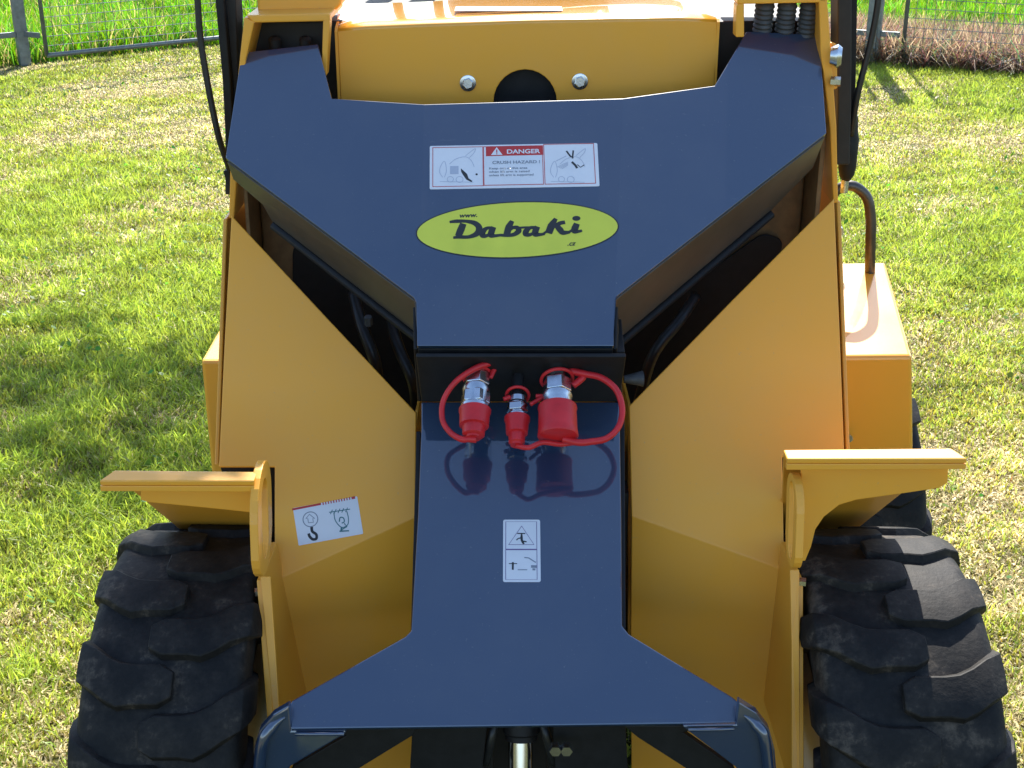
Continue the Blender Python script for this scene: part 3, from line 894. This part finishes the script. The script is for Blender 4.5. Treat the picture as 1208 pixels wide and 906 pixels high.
# oval dealer sticker
cO = hit(610.5, 271, PA, NA); wO = span((490, 271), (730, 271), PA, NA); hO = span((610, 237), (610, 304), PA, NA)
uO = hit(730, 265, PA, NA) - hit(491, 274.5, PA, NA)
O = Decal('oval_sticker', cO, uO, NA, INK, circ(0, 0, wO / 2, 72, hO / 2)[:-1])
O.root['label'] = 'lime green oval dealer sticker with dark script'
O.shapes('green_field', [circ(0, 0, wO / 2 - .0018, 72, hO / 2 - .0018)[:-1]], [], LIME, .0005)
k_ = wO / 1038.0; ky = hO / 290.0
ox = lambda x: (x - 561) * k_
oy = lambda y: (522 - y - (x_sk := 0)) * ky
def OS(pts, wd, n=6, smooth=True):
    # undo the sticker's slight rotation in the photo frame
    q = [(ox(x), (518 - y) * ky - (x - 561) * .040 * ky) for x, y in pts]
    return (sp(q, n) if smooth else q, wd * k_ * 1.4)
def OV(pts, ws, n=6):
    q, _ = OS(pts, 1, n); N = len(q); m = len(ws) - 1
    return (q, [(lambda t: ws[int(t)] + (ws[min(int(t) + 1, m)] - ws[int(t)]) * (t - int(t)))(i / (N - 1) * m) * k_ * 1.4 for i in range(N)])
letters = [
    # D
    OV([(216, 480), (250, 476), (300, 476), (345, 486), (366, 510), (352, 540), (310, 556), (262, 556), (232, 560)], [10, 15, 13, 20, 24, 22, 14, 15, 10]),
    OV([(286, 488), (272, 520), (258, 552)], [24, 27, 25]),
    # a
    OV([(432, 510), (405, 512), (384, 530), (382, 548), (402, 550), (424, 536)], [12, 14, 22, 22, 14, 10]),
    OV([(440, 505), (428, 530), (424, 547), (446, 550), (478, 546)], [20, 24, 22, 13, 11]),
    # b
    OV([(536, 474), (518, 505), (504, 545)], [16, 26, 24]),
    OV([(470, 547), (500, 548), (540, 544), (566, 526), (560, 510), (540, 508), (522, 520)], [11, 14, 16, 22, 18, 13, 12]),
    OV([(560, 512), (590, 508), (625, 508)], [10, 9, 10]),
    # a
    OV([(655, 508), (625, 510), (605, 526), (602, 541), (622, 545), (648, 532)], [12, 14, 22, 22, 14, 10]),
    OV([(664, 503), (652, 526), (650, 542), (674, 544), (700, 540)], [20, 24, 22, 13, 10]),
    # k
    OV([(760, 462), (736, 498), (718, 538)], [14, 28, 26]),
    OV([(690, 541), (722, 520), (775, 488), (806, 481)], [9, 11, 16, 15]),
    OV([(762, 498), (778, 520), (792, 534), (826, 532)], [20, 24, 20, 11]),
    # i
    OV([(866, 488), (854, 512), (850, 526), (870, 528), (890, 524)], [22, 26, 22, 13, 9]),
    OV([(820, 533), (842, 520)], [10, 10], 2),
]
dot = [circ(ox(865), (518 - 461) * ky - (865 - 561) * .040 * ky, 21 * k_, 18, 13 * ky * k_ / k_)[:-1]]
O.shapes('script_lettering', dot, letters, INK, .0007)
O.text('www.', ox(266), (518 - 456) * ky + 11 * ky, 34 * k_, INK, shear=.2, bold=1.2 * k_, stretch=1.15)
O.text('.cz', ox(808), (518 - 600) * ky - 10 * ky, 36 * k_, INK, shear=.4, bold=1.0 * k_, stretch=1.0)

# small two-field label on the lower arm
cS = hb(615.5, 649.5); wS = (hb(638, 650) - hb(594, 650)).length; hS = (hb(616, 613) - hb(616, 686.5)).length
S = Decal('hazard_label', cS, V((1, -.0, 0)), NB, WHITE, rrect(wS, hS, .0025))
S.root['label'] = 'small white label with warning triangle above a machine symbol'
k2 = wS / 395.0; kh = hS / 665.0
qx = lambda x: (x - 328) * k2
qy = lambda y: (450 - y) * kh
SR = [(x, y) for x, y in rect(qx(158), qy(758), qx(488), qy(140))]
S.shapes('label_frame', [], [(SR, 7 * k2), ([(qx(158), qy(440)), (qx(488), qy(440))], 14 * k2), ([(qx(190), qy(388)), (qx(328), qy(188)), (qx(458), qy(388)), (qx(190), qy(388))], 10 * k2)], plain('mauve_print', (.16, .10, .25), .4, 0, 20, .05, 0))
S.shapes('figure', [], [([(qx(280), qy(268)), (qx(366), qy(268))], 12 * k2), ([(qx(328), qy(270)), (qx(326), qy(310)), (qx(330), qy(345)), (qx(350), qy(382))], [14 * k2, 26 * k2, 24 * k2, 20 * k2]),
     ([(qx(326), qy(315)), (qx(290), qy(322)), (qx(272), qy(340))], 12 * k2), ([(qx(340), qy(350)), (qx(380), qy(358))], 14 * k2),
     ([(qx(192), qy(590)), (qx(278), qy(590))], 9 * k2), ([(qx(234), qy(575)), (qx(233), qy(655))], 20 * k2)], INK)
S.shapes('machine_symbol', [], [([(qx(285), qy(655)), (qx(385), qy(655))], 10 * k2), ([(qx(355), qy(525)), (qx(400), qy(530)), (qx(476), qy(578))], 12 * k2), ([(qx(425), qy(620)), (qx(484), qy(622))], 30 * k2), ([(qx(440), qy(650)), (qx(470), qy(652))], 22 * k2)], INKG)

# lifting point label on the left yellow panel
cH = hu(387, 614.5); uH = hu(424, 608) - hu(348, 622); wH = (hu(425, 617) - hu(349, 631)).length; hH = (hu(387, 593) - hu(387, 638)).length
NUl = NU
Hk = Decal('lifting_label', cH, uH, NUl, WHITE, rrect(wH, hH, .0012))
Hk.root['label'] = 'tilted white label with hook symbol and red scale edge'
kk = wH / 290.0; kv = hH / 165.0
hx = lambda x: (x - 207) * kk
hy = lambda y, x=207: ((196 + (207 - x) * .22) - y) * kv
def HP(pts): return [(hx(x), hy(y, x)) for x, y in pts]
Hk.shapes('red_edge', [], [(HP([(58, 152), (188, 122)]), 9 * kk)] + [(HP([(195 + 12 * i, 121 - 2.8 * i), (195 + 12 * i + 5, 120 - 2.8 * i)]), 12 * kk) for i in range(11)] + [(HP([(326, 91), (342, 87)]), 11 * kk)], INKR)
hc0 = (hx(131), hy(192, 131))
Hk.shapes('hook_symbol', [], [(circ(*hc0, 33 * kk), 4 * kk), (HP([(120, 208), (120, 190), (112, 190), (130, 170), (150, 188), (142, 188), (142, 205), (120, 208)]), 3.5 * kk)], INKG)
Hk.shapes('hook', [], [(sp(HP([(131, 226), (131, 245), (146, 258), (144, 276), (128, 280), (116, 268), (114, 255)])), [12 * kk] * 37)], INK, .00065)
Hk.shapes('tie_symbol', [], [(HP([(218, 158), (312, 140)]), 4 * kk)] + [(HP([(222 + 17 * i, 166 - 3 * i), (234 + 17 * i, 146 - 3 * i)]), 3.5 * kk) for i in range(5)] +
   [(sp(HP([(238, 158), (240, 195), (262, 222), (290, 210), (298, 180), (296, 150)])), 4 * kk), (sp(HP([(256, 198), (262, 180), (276, 180), (278, 196), (266, 204)])), 5 * kk), (HP([(262, 222), (258, 238)]), 8 * kk), (HP([(250, 240), (292, 236)]), 6 * kk), (HP([(276, 204), (286, 218), (262, 232)]), 5 * kk)], INKT)
# hood label
cT = V((.0, 2.10, zt + .011))
T = Decal('hood_label', V((at(600, 14, 2.07).x, 2.09, E[3].z + .0085)), V((1, 0, 0)), V((0, 0, 1)), WHITE, rrect(.16, .05, .003))
T.shapes('label_rule', [], [([(-.07, -.012), (.07, -.012)], .003), ([(-.07, .008), (.07, .008)], .003)], INKG)
T.shapes('blue_flash', [[(-.078, -.02), (-.058, -.02), (-.066, 0), (-.054, .02), (-.078, .02)]], [], plain('blue_print', (.03, .08, .35), .4, 0, 20, .05, 0))

# ------------------------------------------------------------ ground, grass
def sheet_ground(name, z, x0, x1, y0, y1, mat, n=2):
    vs = [(x0 + (x1 - x0) * i / (n - 1), y0 + (y1 - y0) * j / (n - 1), z) for j in range(n) for i in range(n)]
    fs = [(j * n + i, j * n + i + 1, (j + 1) * n + i + 1, (j + 1) * n + i) for j in range(n - 1) for i in range(n - 1)]
    return mesh_obj(name, vs, fs, mat)
m, n, p = nt('lawn_soil')
a = noise(n, 1.1, 6, .6); b = noise(n, 40, 5, .7)
r1 = ramp(n, a.outputs[0], [(.4, (.055, .085, .022)), (.6, (.16, .13, .06))])
r2 = ramp(n, b.outputs[0], [(.3, .55), (.7, 1.3)])
mx = n.nodes.new('ShaderNodeMix'); mx.data_type = 'RGBA'; mx.blend_type = 'MULTIPLY'; mx.inputs['Factor'].default_value = 1
n.links.new(r1.outputs[0], mx.inputs['A']); n.links.new(r2.outputs[0], mx.inputs['B']); n.links.new(mx.outputs['Result'], p.inputs['Base Color'])
p.inputs['Roughness'].default_value = .95; p.inputs['Specular IOR Level'].default_value = .1
bump(n, b.outputs[0], p, .6, .03)
tag(sheet_ground('ground', 0, -250, 250, -150, 350, m), kind='structure')

# blade material: colour per blade, light shining through
gm = bpy.data.materials.new('grass_blades'); gm.use_nodes = True; n = gm.node_tree
p = n.nodes['Principled BSDF']; outn = n.nodes['Material Output']
at_ = n.nodes.new('ShaderNodeAttribute'); at_.attribute_name = 'blade_colour'
n.links.new(at_.outputs['Color'], p.inputs['Base Color'])
p.inputs['Roughness'].default_value = .42; p.inputs['Specular IOR Level'].default_value = .35
tr = n.nodes.new('ShaderNodeBsdfTranslucent')
hs = n.nodes.new('ShaderNodeHueSaturation'); hs.inputs['Value'].default_value = 1.9; hs.inputs['Hue'].default_value = .492; hs.inputs['Saturation'].default_value = 1.05
n.links.new(at_.outputs['Color'], hs.inputs['Color']); n.links.new(hs.outputs[0], tr.inputs[0])
ms = n.nodes.new('ShaderNodeMixShader'); ms.inputs[0].default_value = .48
n.links.new(p.outputs[0], ms.inputs[1]); n.links.new(tr.outputs[0], ms.inputs[2]); n.links.new(ms.outputs[0], outn.inputs[0])

def fbm(x, y, seed, base=1.0):
    r_ = np.random.default_rng(seed); out = np.zeros_like(x); amp = 1; tot = 0
    for o_ in range(5):
        for _ in range(4):
            th = r_.uniform(0, 6.28); f = base * 2 ** o_ * r_.uniform(.7, 1.3)
            out += amp * np.sin((x * math.cos(th) + y * math.sin(th)) * f * 2 + r_.uniform(0, 6.28))
        tot += amp * 1.6; amp *= .6
    return out / tot
def blades(name, X, Y, hgt, wid, lean, cols, mat, flat=None):
    n_ = len(X)
    az = rng.uniform(0, 2 * np.pi, n_); yaw = rng.uniform(0, np.pi, n_)
    le = lean * rng.uniform(.2, 1.5, n_)
    dx, dy = np.cos(az), np.sin(az); wx, wy = np.cos(yaw), np.sin(yaw)
    Vv = np.zeros((n_, 5, 3), np.float32)
    for i, (t, wf, bendf) in enumerate(((0, 1, 0), (0, -1, 0), (.55, .75, .35), (.55, -.75, .35), (1, 0, 1))):
        hx_ = hgt * t * np.sqrt(np.clip(1 - (le * t) ** 2 * .5, .05, 1))
        Vv[:, i, 0] = X + wx * wid * wf / 2 + dx * le * hgt * bendf
        Vv[:, i, 1] = Y + wy * wid * wf / 2 + dy * le * hgt * bendf
        Vv[:, i, 2] = hx_ if t else -.002
    m_ = bpy.data.meshes.new(name)
    m_.vertices.add(n_ * 5); m_.vertices.foreach_set('co', Vv.ravel())
    b = np.arange(n_)[:, None] * 5
    loops = np.concatenate([b + np.array([[0, 1, 3, 2]]), b + np.array([[2, 3, 4]])], 1)
    m_.loops.add(n_ * 7); m_.loops.foreach_set('vertex_index', loops.ravel().astype(np.int32))
    m_.polygons.add(n_ * 2)
    st = np.stack([np.arange(n_) * 7, np.arange(n_) * 7 + 4], 1).ravel()
    m_.polygons.foreach_set('loop_start', st.astype(np.int32))
    m_.update(calc_edges=True)
    ca = m_.color_attributes.new('blade_colour', 'FLOAT_COLOR', 'POINT')
    cc = np.ones((n_, 5, 4), np.float32); cc[:, :, :3] = cols[:, None, :]
    cc[:, :2, :3] *= np.array([.95, .85, .9])
    ca.data.foreach_set('color', cc.ravel())
    m_.materials.append(mat)
    o_ = bpy.data.objects.new(name, m_); col.objects.link(o_)
    return o_

corner = V((-.69, 10.86, 0))
def fenceY(x):
    return np.where(x < -.69, 9.0 + .786 * (x + 3.06), 9.18 - .52 * (x - 2.55))
# lawn: in the view wedge, thinner elsewhere
def sample(nn, y0, y1, margin=.25):
    # uniform in image-ish density: more blades near
    u = rng.uniform(0, 1, nn)
    Y = y0 * (y1 / y0) ** (u ** .62)
    half = (604 / 1600) * (Y * .924 + .56) + margin
    X = rng.uniform(-1, 1, nn) * half
    return X, Y
X, Y = sample(760000, 1.35, 11.6)
fy = fenceY(X)
keep = (Y < fy + .05)
# thin out what the machine hides
hid = (np.abs((X - .02) / (Y * .924 + .5)) < .19)
keep &= ~(hid & (rng.uniform(0, 1, len(X)) < .85))
X, Y, fy = X[keep], Y[keep], fy[keep]
pt = fbm(X, Y, 3, 1.3); pf = fbm(X, Y, 5, 3.5); cl = fbm(X, Y, 8, 9.0)
n_ = len(X)
rnd = rng.uniform(0, 1, n_)
# dry straw share and lush share by patch
dry = np.clip(.40 - .40 * pt + .45 * pf + .15 * np.exp(-((fy - Y) / .35) ** 2), .05, .85)
isdry = rnd < dry
green = np.stack([.25 + .05 * rng.standard_normal(n_) * .5, .285 + .035 * rng.standard_normal(n_), .055 + .014 * rng.standard_normal(n_)], 1)
lush = np.array([.20, .29, .040])
mixl = np.clip(.5 + pt * .9 + cl * .3, 0, 1)[:, None]
green = green * (1 - mixl * .6) + lush * mixl * .6
sv = rng.standard_normal(n_)
straw = np.stack([.46 + .09 * sv, .41 + .08 * sv, .23 + .05 * sv], 1)
cols = np.where(isdry[:, None], straw, green)
cols = np.clip(cols * 1.12 * (1 + .22 * cl[:, None] + .13 * rng.standard_normal((n_, 1))), .01, .8)
h = (.016 + .018 * np.clip(.5 + .8 * pt + .5 * cl, 0, 1.3)) * rng.uniform(.5, 1.5, n_)
h = np.where(isdry, h * .7, h)
ln = np.where(isdry, 1.5, .9)
wd = rng.uniform(.0022, .0042, n_) * (1 + .12 * Y)
g0 = blades('lawn_grass', X, Y, h, wd, ln, cols, gm)
tag(g0, kind='stuff')
# longer grass right at the fence foot and beyond it
X, Y = sample(230000, 7.6, 17.0, .4)
fy = fenceY(X); ok = (Y > fy + .12); X, Y, fy = X[ok], Y[ok], fy[ok]
brown = (X > 1.9) & (Y < fy + .95)
kp = ~brown | (rng.uniform(0, 1, len(X)) < .10); X, Y = X[kp], Y[kp]; n_ = len(X)
pt = fbm(X, Y, 21, 1.3); cl = fbm(X, Y, 22, 6)
cols = np.stack([.10 + .03 * rng.standard_normal(n_), .23 + .04 * rng.standard_normal(n_), .018 + .008 * rng.standard_normal(n_)], 1)
st_ = rng.uniform(0, 1, n_) < .12
cols[st_] = np.array([.36, .32, .12])
cols = np.clip(cols * (1 + .35 * cl[:, None]), .01, .8)
h = (.11 + .07 * pt + .05 * cl) * rng.uniform(.5, 1.5, n_)
g1 = blades('meadow_grass', X, Y, np.clip(h, .03, .4), rng.uniform(.006, .014, n_), np.full(n_, .6), cols, gm)
tag(g1, kind='stuff')
# dead brown stalks behind the right-hand fence
n_ = 42000
t = rng.uniform(0, 1, n_); X = 1.75 + 2.6 * t; Y = fenceY(X) + rng.uniform(-.30, .85, n_)
cols = np.stack([.17 + .05 * rng.standard_normal(n_), .125 + .035 * rng.standard_normal(n_), .08 + .02 * rng.standard_normal(n_)], 1)
lt = rng.uniform(0, 1, n_) < .25; cols[lt] = np.array([.42, .32, .20])
cols = np.clip(cols, .02, .8)
g2_ = blades('dead_stalks', X, Y, rng.uniform(.05, .29, n_), rng.uniform(.004, .011, n_), np.full(n_, 1.0), cols, gm)
tag(g2_, kind='stuff')
# broad clover leaves in the lawn near the fence
def clover():
    n_ = 7000
    X, Y = sample(n_, 2.2, 9.5, .2); ok = Y < fenceY(X); X, Y = X[ok], Y[ok]
    pm = fbm(X, Y, 31, 1.5); ok = pm > .05; X, Y = X[ok], Y[ok]; n_ = len(X)
    k = 5; ang = np.arange(k) / k * 2 * np.pi
    r_ = rng.uniform(.005, .010, n_)
    tz = rng.uniform(.018, .045, n_); tx = rng.normal(0, .5, n_); ty = rng.normal(0, .5, n_)
    Vv = np.zeros((n_, k, 3), np.float32)
    for i in range(k):
        a_, b_ = np.cos(ang[i]) * r_, np.sin(ang[i]) * r_ * .75
        Vv[:, i, 0] = X + a_; Vv[:, i, 1] = Y + b_; Vv[:, i, 2] = tz + a_ * tx + b_ * ty
    vs = Vv.reshape(-1, 3); fs = [tuple(range(j * k, j * k + k)) for j in range(n_)]
    m_ = bpy.data.meshes.new('clover_leaves'); m_.from_pydata(vs.tolist(), [], fs)
    ca = m_.color_attributes.new('blade_colour', 'FLOAT_COLOR', 'POINT')
    c_ = np.stack([.11 + .03 * rng.standard_normal(n_), .22 + .04 * rng.standard_normal(n_), .03 + .01 * rng.standard_normal(n_)], 1)
    cc = np.ones((n_, k, 4), np.float32); cc[:, :, :3] = np.clip(c_, .01, 1)[:, None, :]
    ca.data.foreach_set('color', cc.ravel())
    m_.materials.append(gm); o_ = bpy.data.objects.new('clover_leaves', m_); col.objects.link(o_); tag(o_, kind='stuff')
clover()

# ------------------------------------------------------------ fence
def fence(post_px, A, B, label, s):
    """frame panel from A to B (ground points), support post just before A"""
    root = empty('mesh_fence', (A.x, A.y, 0)); tag(root, label, 'fence')
    d = (B - A).normalized(); nn = V((-d.y, d.x, 0))
    H = 1.35; z0 = .07
    pp = post_px
    bmx = bmesh.new()
    def slab(name, p, q, w_, dep):
        a_ = (q - p).normalized(); side = a_.cross(nn).normalized()
        vs = [p + side * sx * w_ / 2 + nn * sy * dep / 2 for sx, sy in ((-1, -1), (1, -1), (1, 1), (-1, 1))] + [q + side * sx * w_ / 2 + nn * sy * dep / 2 for sx, sy in ((-1, -1), (1, -1), (1, 1), (-1, 1))]
        return bev(mesh_obj(name, vs, [(3, 2, 1, 0), (4, 5, 6, 7), (0, 1, 5, 4), (1, 2, 6, 5), (2, 3, 7, 6), (3, 0, 4, 7)], GALV, root), .003)
    slab('post', pp, pp + V((0, 0, H + .1)), .07, .05)
    ncell = 0
    run = (B - A).length
    npan = max(1, round(run / 2.5)); pl = run / npan
    for k in range(npan):
        a_ = A + d * pl * k + d * .03; b_ = A + d * pl * (k + 1) - d * .03
        if k: slab('post', A + d * pl * k + nn * .0, A + d * pl * k + V((0, 0, H + .1)), .06, .04)
        zz = V((0, 0, z0)); zt_ = V((0, 0, H))
        tube('frame_rail', [a_ + zz, b_ + zz], .016, GALV, root, 8, False)
        tube('frame_rail', [a_ + zt_, b_ + zt_], .016, GALV, root, 8, False)
        tube('frame_stile', [a_ + zz, a_ + zt_], .014, GALV, root, 8, False)
        tube('frame_stile', [b_ + zz, b_ + zt_], .014, GALV, root, 8, False)
        # welded wires joined as one mesh part
        vs = []; fs = []
        def wire(p, q, r=.0022):
            a2_ = (q - p).normalized(); _, u_, v_ = frame_of(a2_); b0 = len(vs)
            for e_ in (p, q):
                for j in range(4): vs.append(e_ + (u_ * math.cos(j * math.pi / 2) + v_ * math.sin(j * math.pi / 2)) * r)
            for j in range(4): fs.append((b0 + j, b0 + (j + 1) % 4, b0 + 4 + (j + 1) % 4, b0 + 4 + j))
        z = z0 + .06
        while z < H: wire(a_ + V((0, 0, z)), b_ + V((0, 0, z))); z += .06
        x_ = .06
        while x_ < (b_ - a_).length:
            wire(a_ + d * x_ + zz, a_ + d * x_ + zt_, .0018); x_ += .06
        wm = mesh_obj('wire_mesh', vs, fs, GALV, root)
    for z in (.20, .95):
        slab('hinge_bar', pp + V((0, 0, z)), A + V((0, 0, z)), .035, .02)
    return root
def gp(px, py, z=0):
    d_ = ray(px, py); return CAM + d_ * ((z - CH) / d_.z)
pL = gp(30, 77); aL = gp(50, 66, .07); aL.z = 0
dLn = V((1, .786, 0)).normalized()
fence(pL, aL, corner, 'grey welded mesh fence running back from the post at the left of the lawn', 1)
A2 = gp(3, 74, .0)
fence(pL + V((-.0, -.001, 0)) - V((.001, 0, 0)), pL - dLn * .14, pL - dLn * 2.6, 'grey mesh gate leaf hung left of the leftmost fence post', 1)
pR = gp(1029, 76); aR = pR + V((.14, -.07, 0))
fence(pR, aR, aR + V((2.6, -1.35, 0)), 'grey mesh fence standing in dead brown stalks at the right edge of the lawn', 1)
fence(pR + V((-.02, .0, 0)), pR - V((.12, -.06, 0)), corner, 'grey mesh fence hidden behind the loader, between the corner and the right post', 1)

# ------------------------------------------------------------ shade tree (crown above the picture)
bark = plain('bark', (.10, .075, .055), .9, 0, 30, .4, .6)
lm = bpy.data.materials.new('leaves'); lm.use_nodes = True; n = lm.node_tree; p = n.nodes['Principled BSDF']
p.inputs['Base Color'].default_value = (.06, .11, .025, 1); p.inputs['Roughness'].default_value = .5
tr = n.nodes.new('ShaderNodeBsdfTranslucent'); tr.inputs[0].default_value = (.12, .22, .03, 1)
ms = n.nodes.new('ShaderNodeMixShader'); ms.inputs[0].default_value = .35
n.links.new(p.outputs[0], ms.inputs[1]); n.links.new(tr.outputs[0], ms.inputs[2]); n.links.new(ms.outputs[0], n.nodes['Material Output'].inputs[0])
T0 = V((-5.6, 7.6, 0))
tree = empty('shade_tree', T0); tag(tree, 'leafy tree standing left of the lawn, its branches shading the grass', 'tree')
tube('trunk', [T0, T0 + V((.05, 0, 1.2)), T0 + V((.2, -.1, 2.6)), T0 + V((.5, -.2, 4.2)), T0 + V((.6, -.2, 5.6))], lambda t: .17 - .12 * t, bark, tree, 12)
def shade_pos(gx, gy, gz, H):
    k = (H - gz) / sd.z
    return V((gx + sd.x * k, gy + sd.y * k, H))
cl_list = []
r2_ = random.Random(4)
for gx, gy, H, rad, nl in ((-.75, 3.55, 3.6, .30, 330), (-1.15, 3.35, 3.7, .36, 430), (-1.6, 3.7, 3.8, .38, 420), (-.95, 3.0, 3.5, .22, 170), (-1.9, 3.1, 3.9, .4, 380), (-.62, 3.05, 3.4, .20, 190), (-2.4, 3.9, 4.2, .6, 600), (1.65, 3.5, 3.6, .22, 120)):
    c = shade_pos(gx, gy, 0, H); cl_list.append((c, rad, int(nl * .95)))
cl_list.append((shade_pos(-.55, 1.42, .5, 3.3), .20, 260))
cl_list.append((shade_pos(-.52, 1.15, .4, 3.3), .18, 200))
for k in range(14):
    cl_list.append((T0 + V((r2_.uniform(-1.6, 1.6), r2_.uniform(-1.4, 1.4), r2_.uniform(3.6, 6.4))), r2_.uniform(.5, .8), 500))
vs = []; fs = []
for i, (c, rad, nl) in enumerate(cl_list):
    st0 = T0 + V((.35, -.15, 3.0 + .12 * (i % 6)))
    mid = (st0 + c) / 2 + V((0, 0, .25))
    tube('limb', [st0, mid, c], lambda t: .05 - .042 * t, bark, tree, 7)
    for _ in range(nl):
        while True:
            q = V((r2_.uniform(-1, 1), r2_.uniform(-1, 1), r2_.uniform(-1, 1)))
            if q.length < 1: break
        q = c + q * rad; e_ = V((r2_.gauss(0, 1), r2_.gauss(0, 1), r2_.gauss(0, .6))).normalized()
        f_ = e_.cross(V((r2_.gauss(0, 1), r2_.gauss(0, 1), r2_.gauss(0, 1)))).normalized()
        l_ = r2_.uniform(.05, .09); b0 = len(vs)
        vs += [q, q + e_ * l_ * .5 + f_ * l_ * .28, q + e_ * l_, q + e_ * l_ * .5 - f_ * l_ * .28]; fs.append((b0, b0 + 1, b0 + 2, b0 + 3))
mesh_obj('crown', vs, fs, lm, tree)
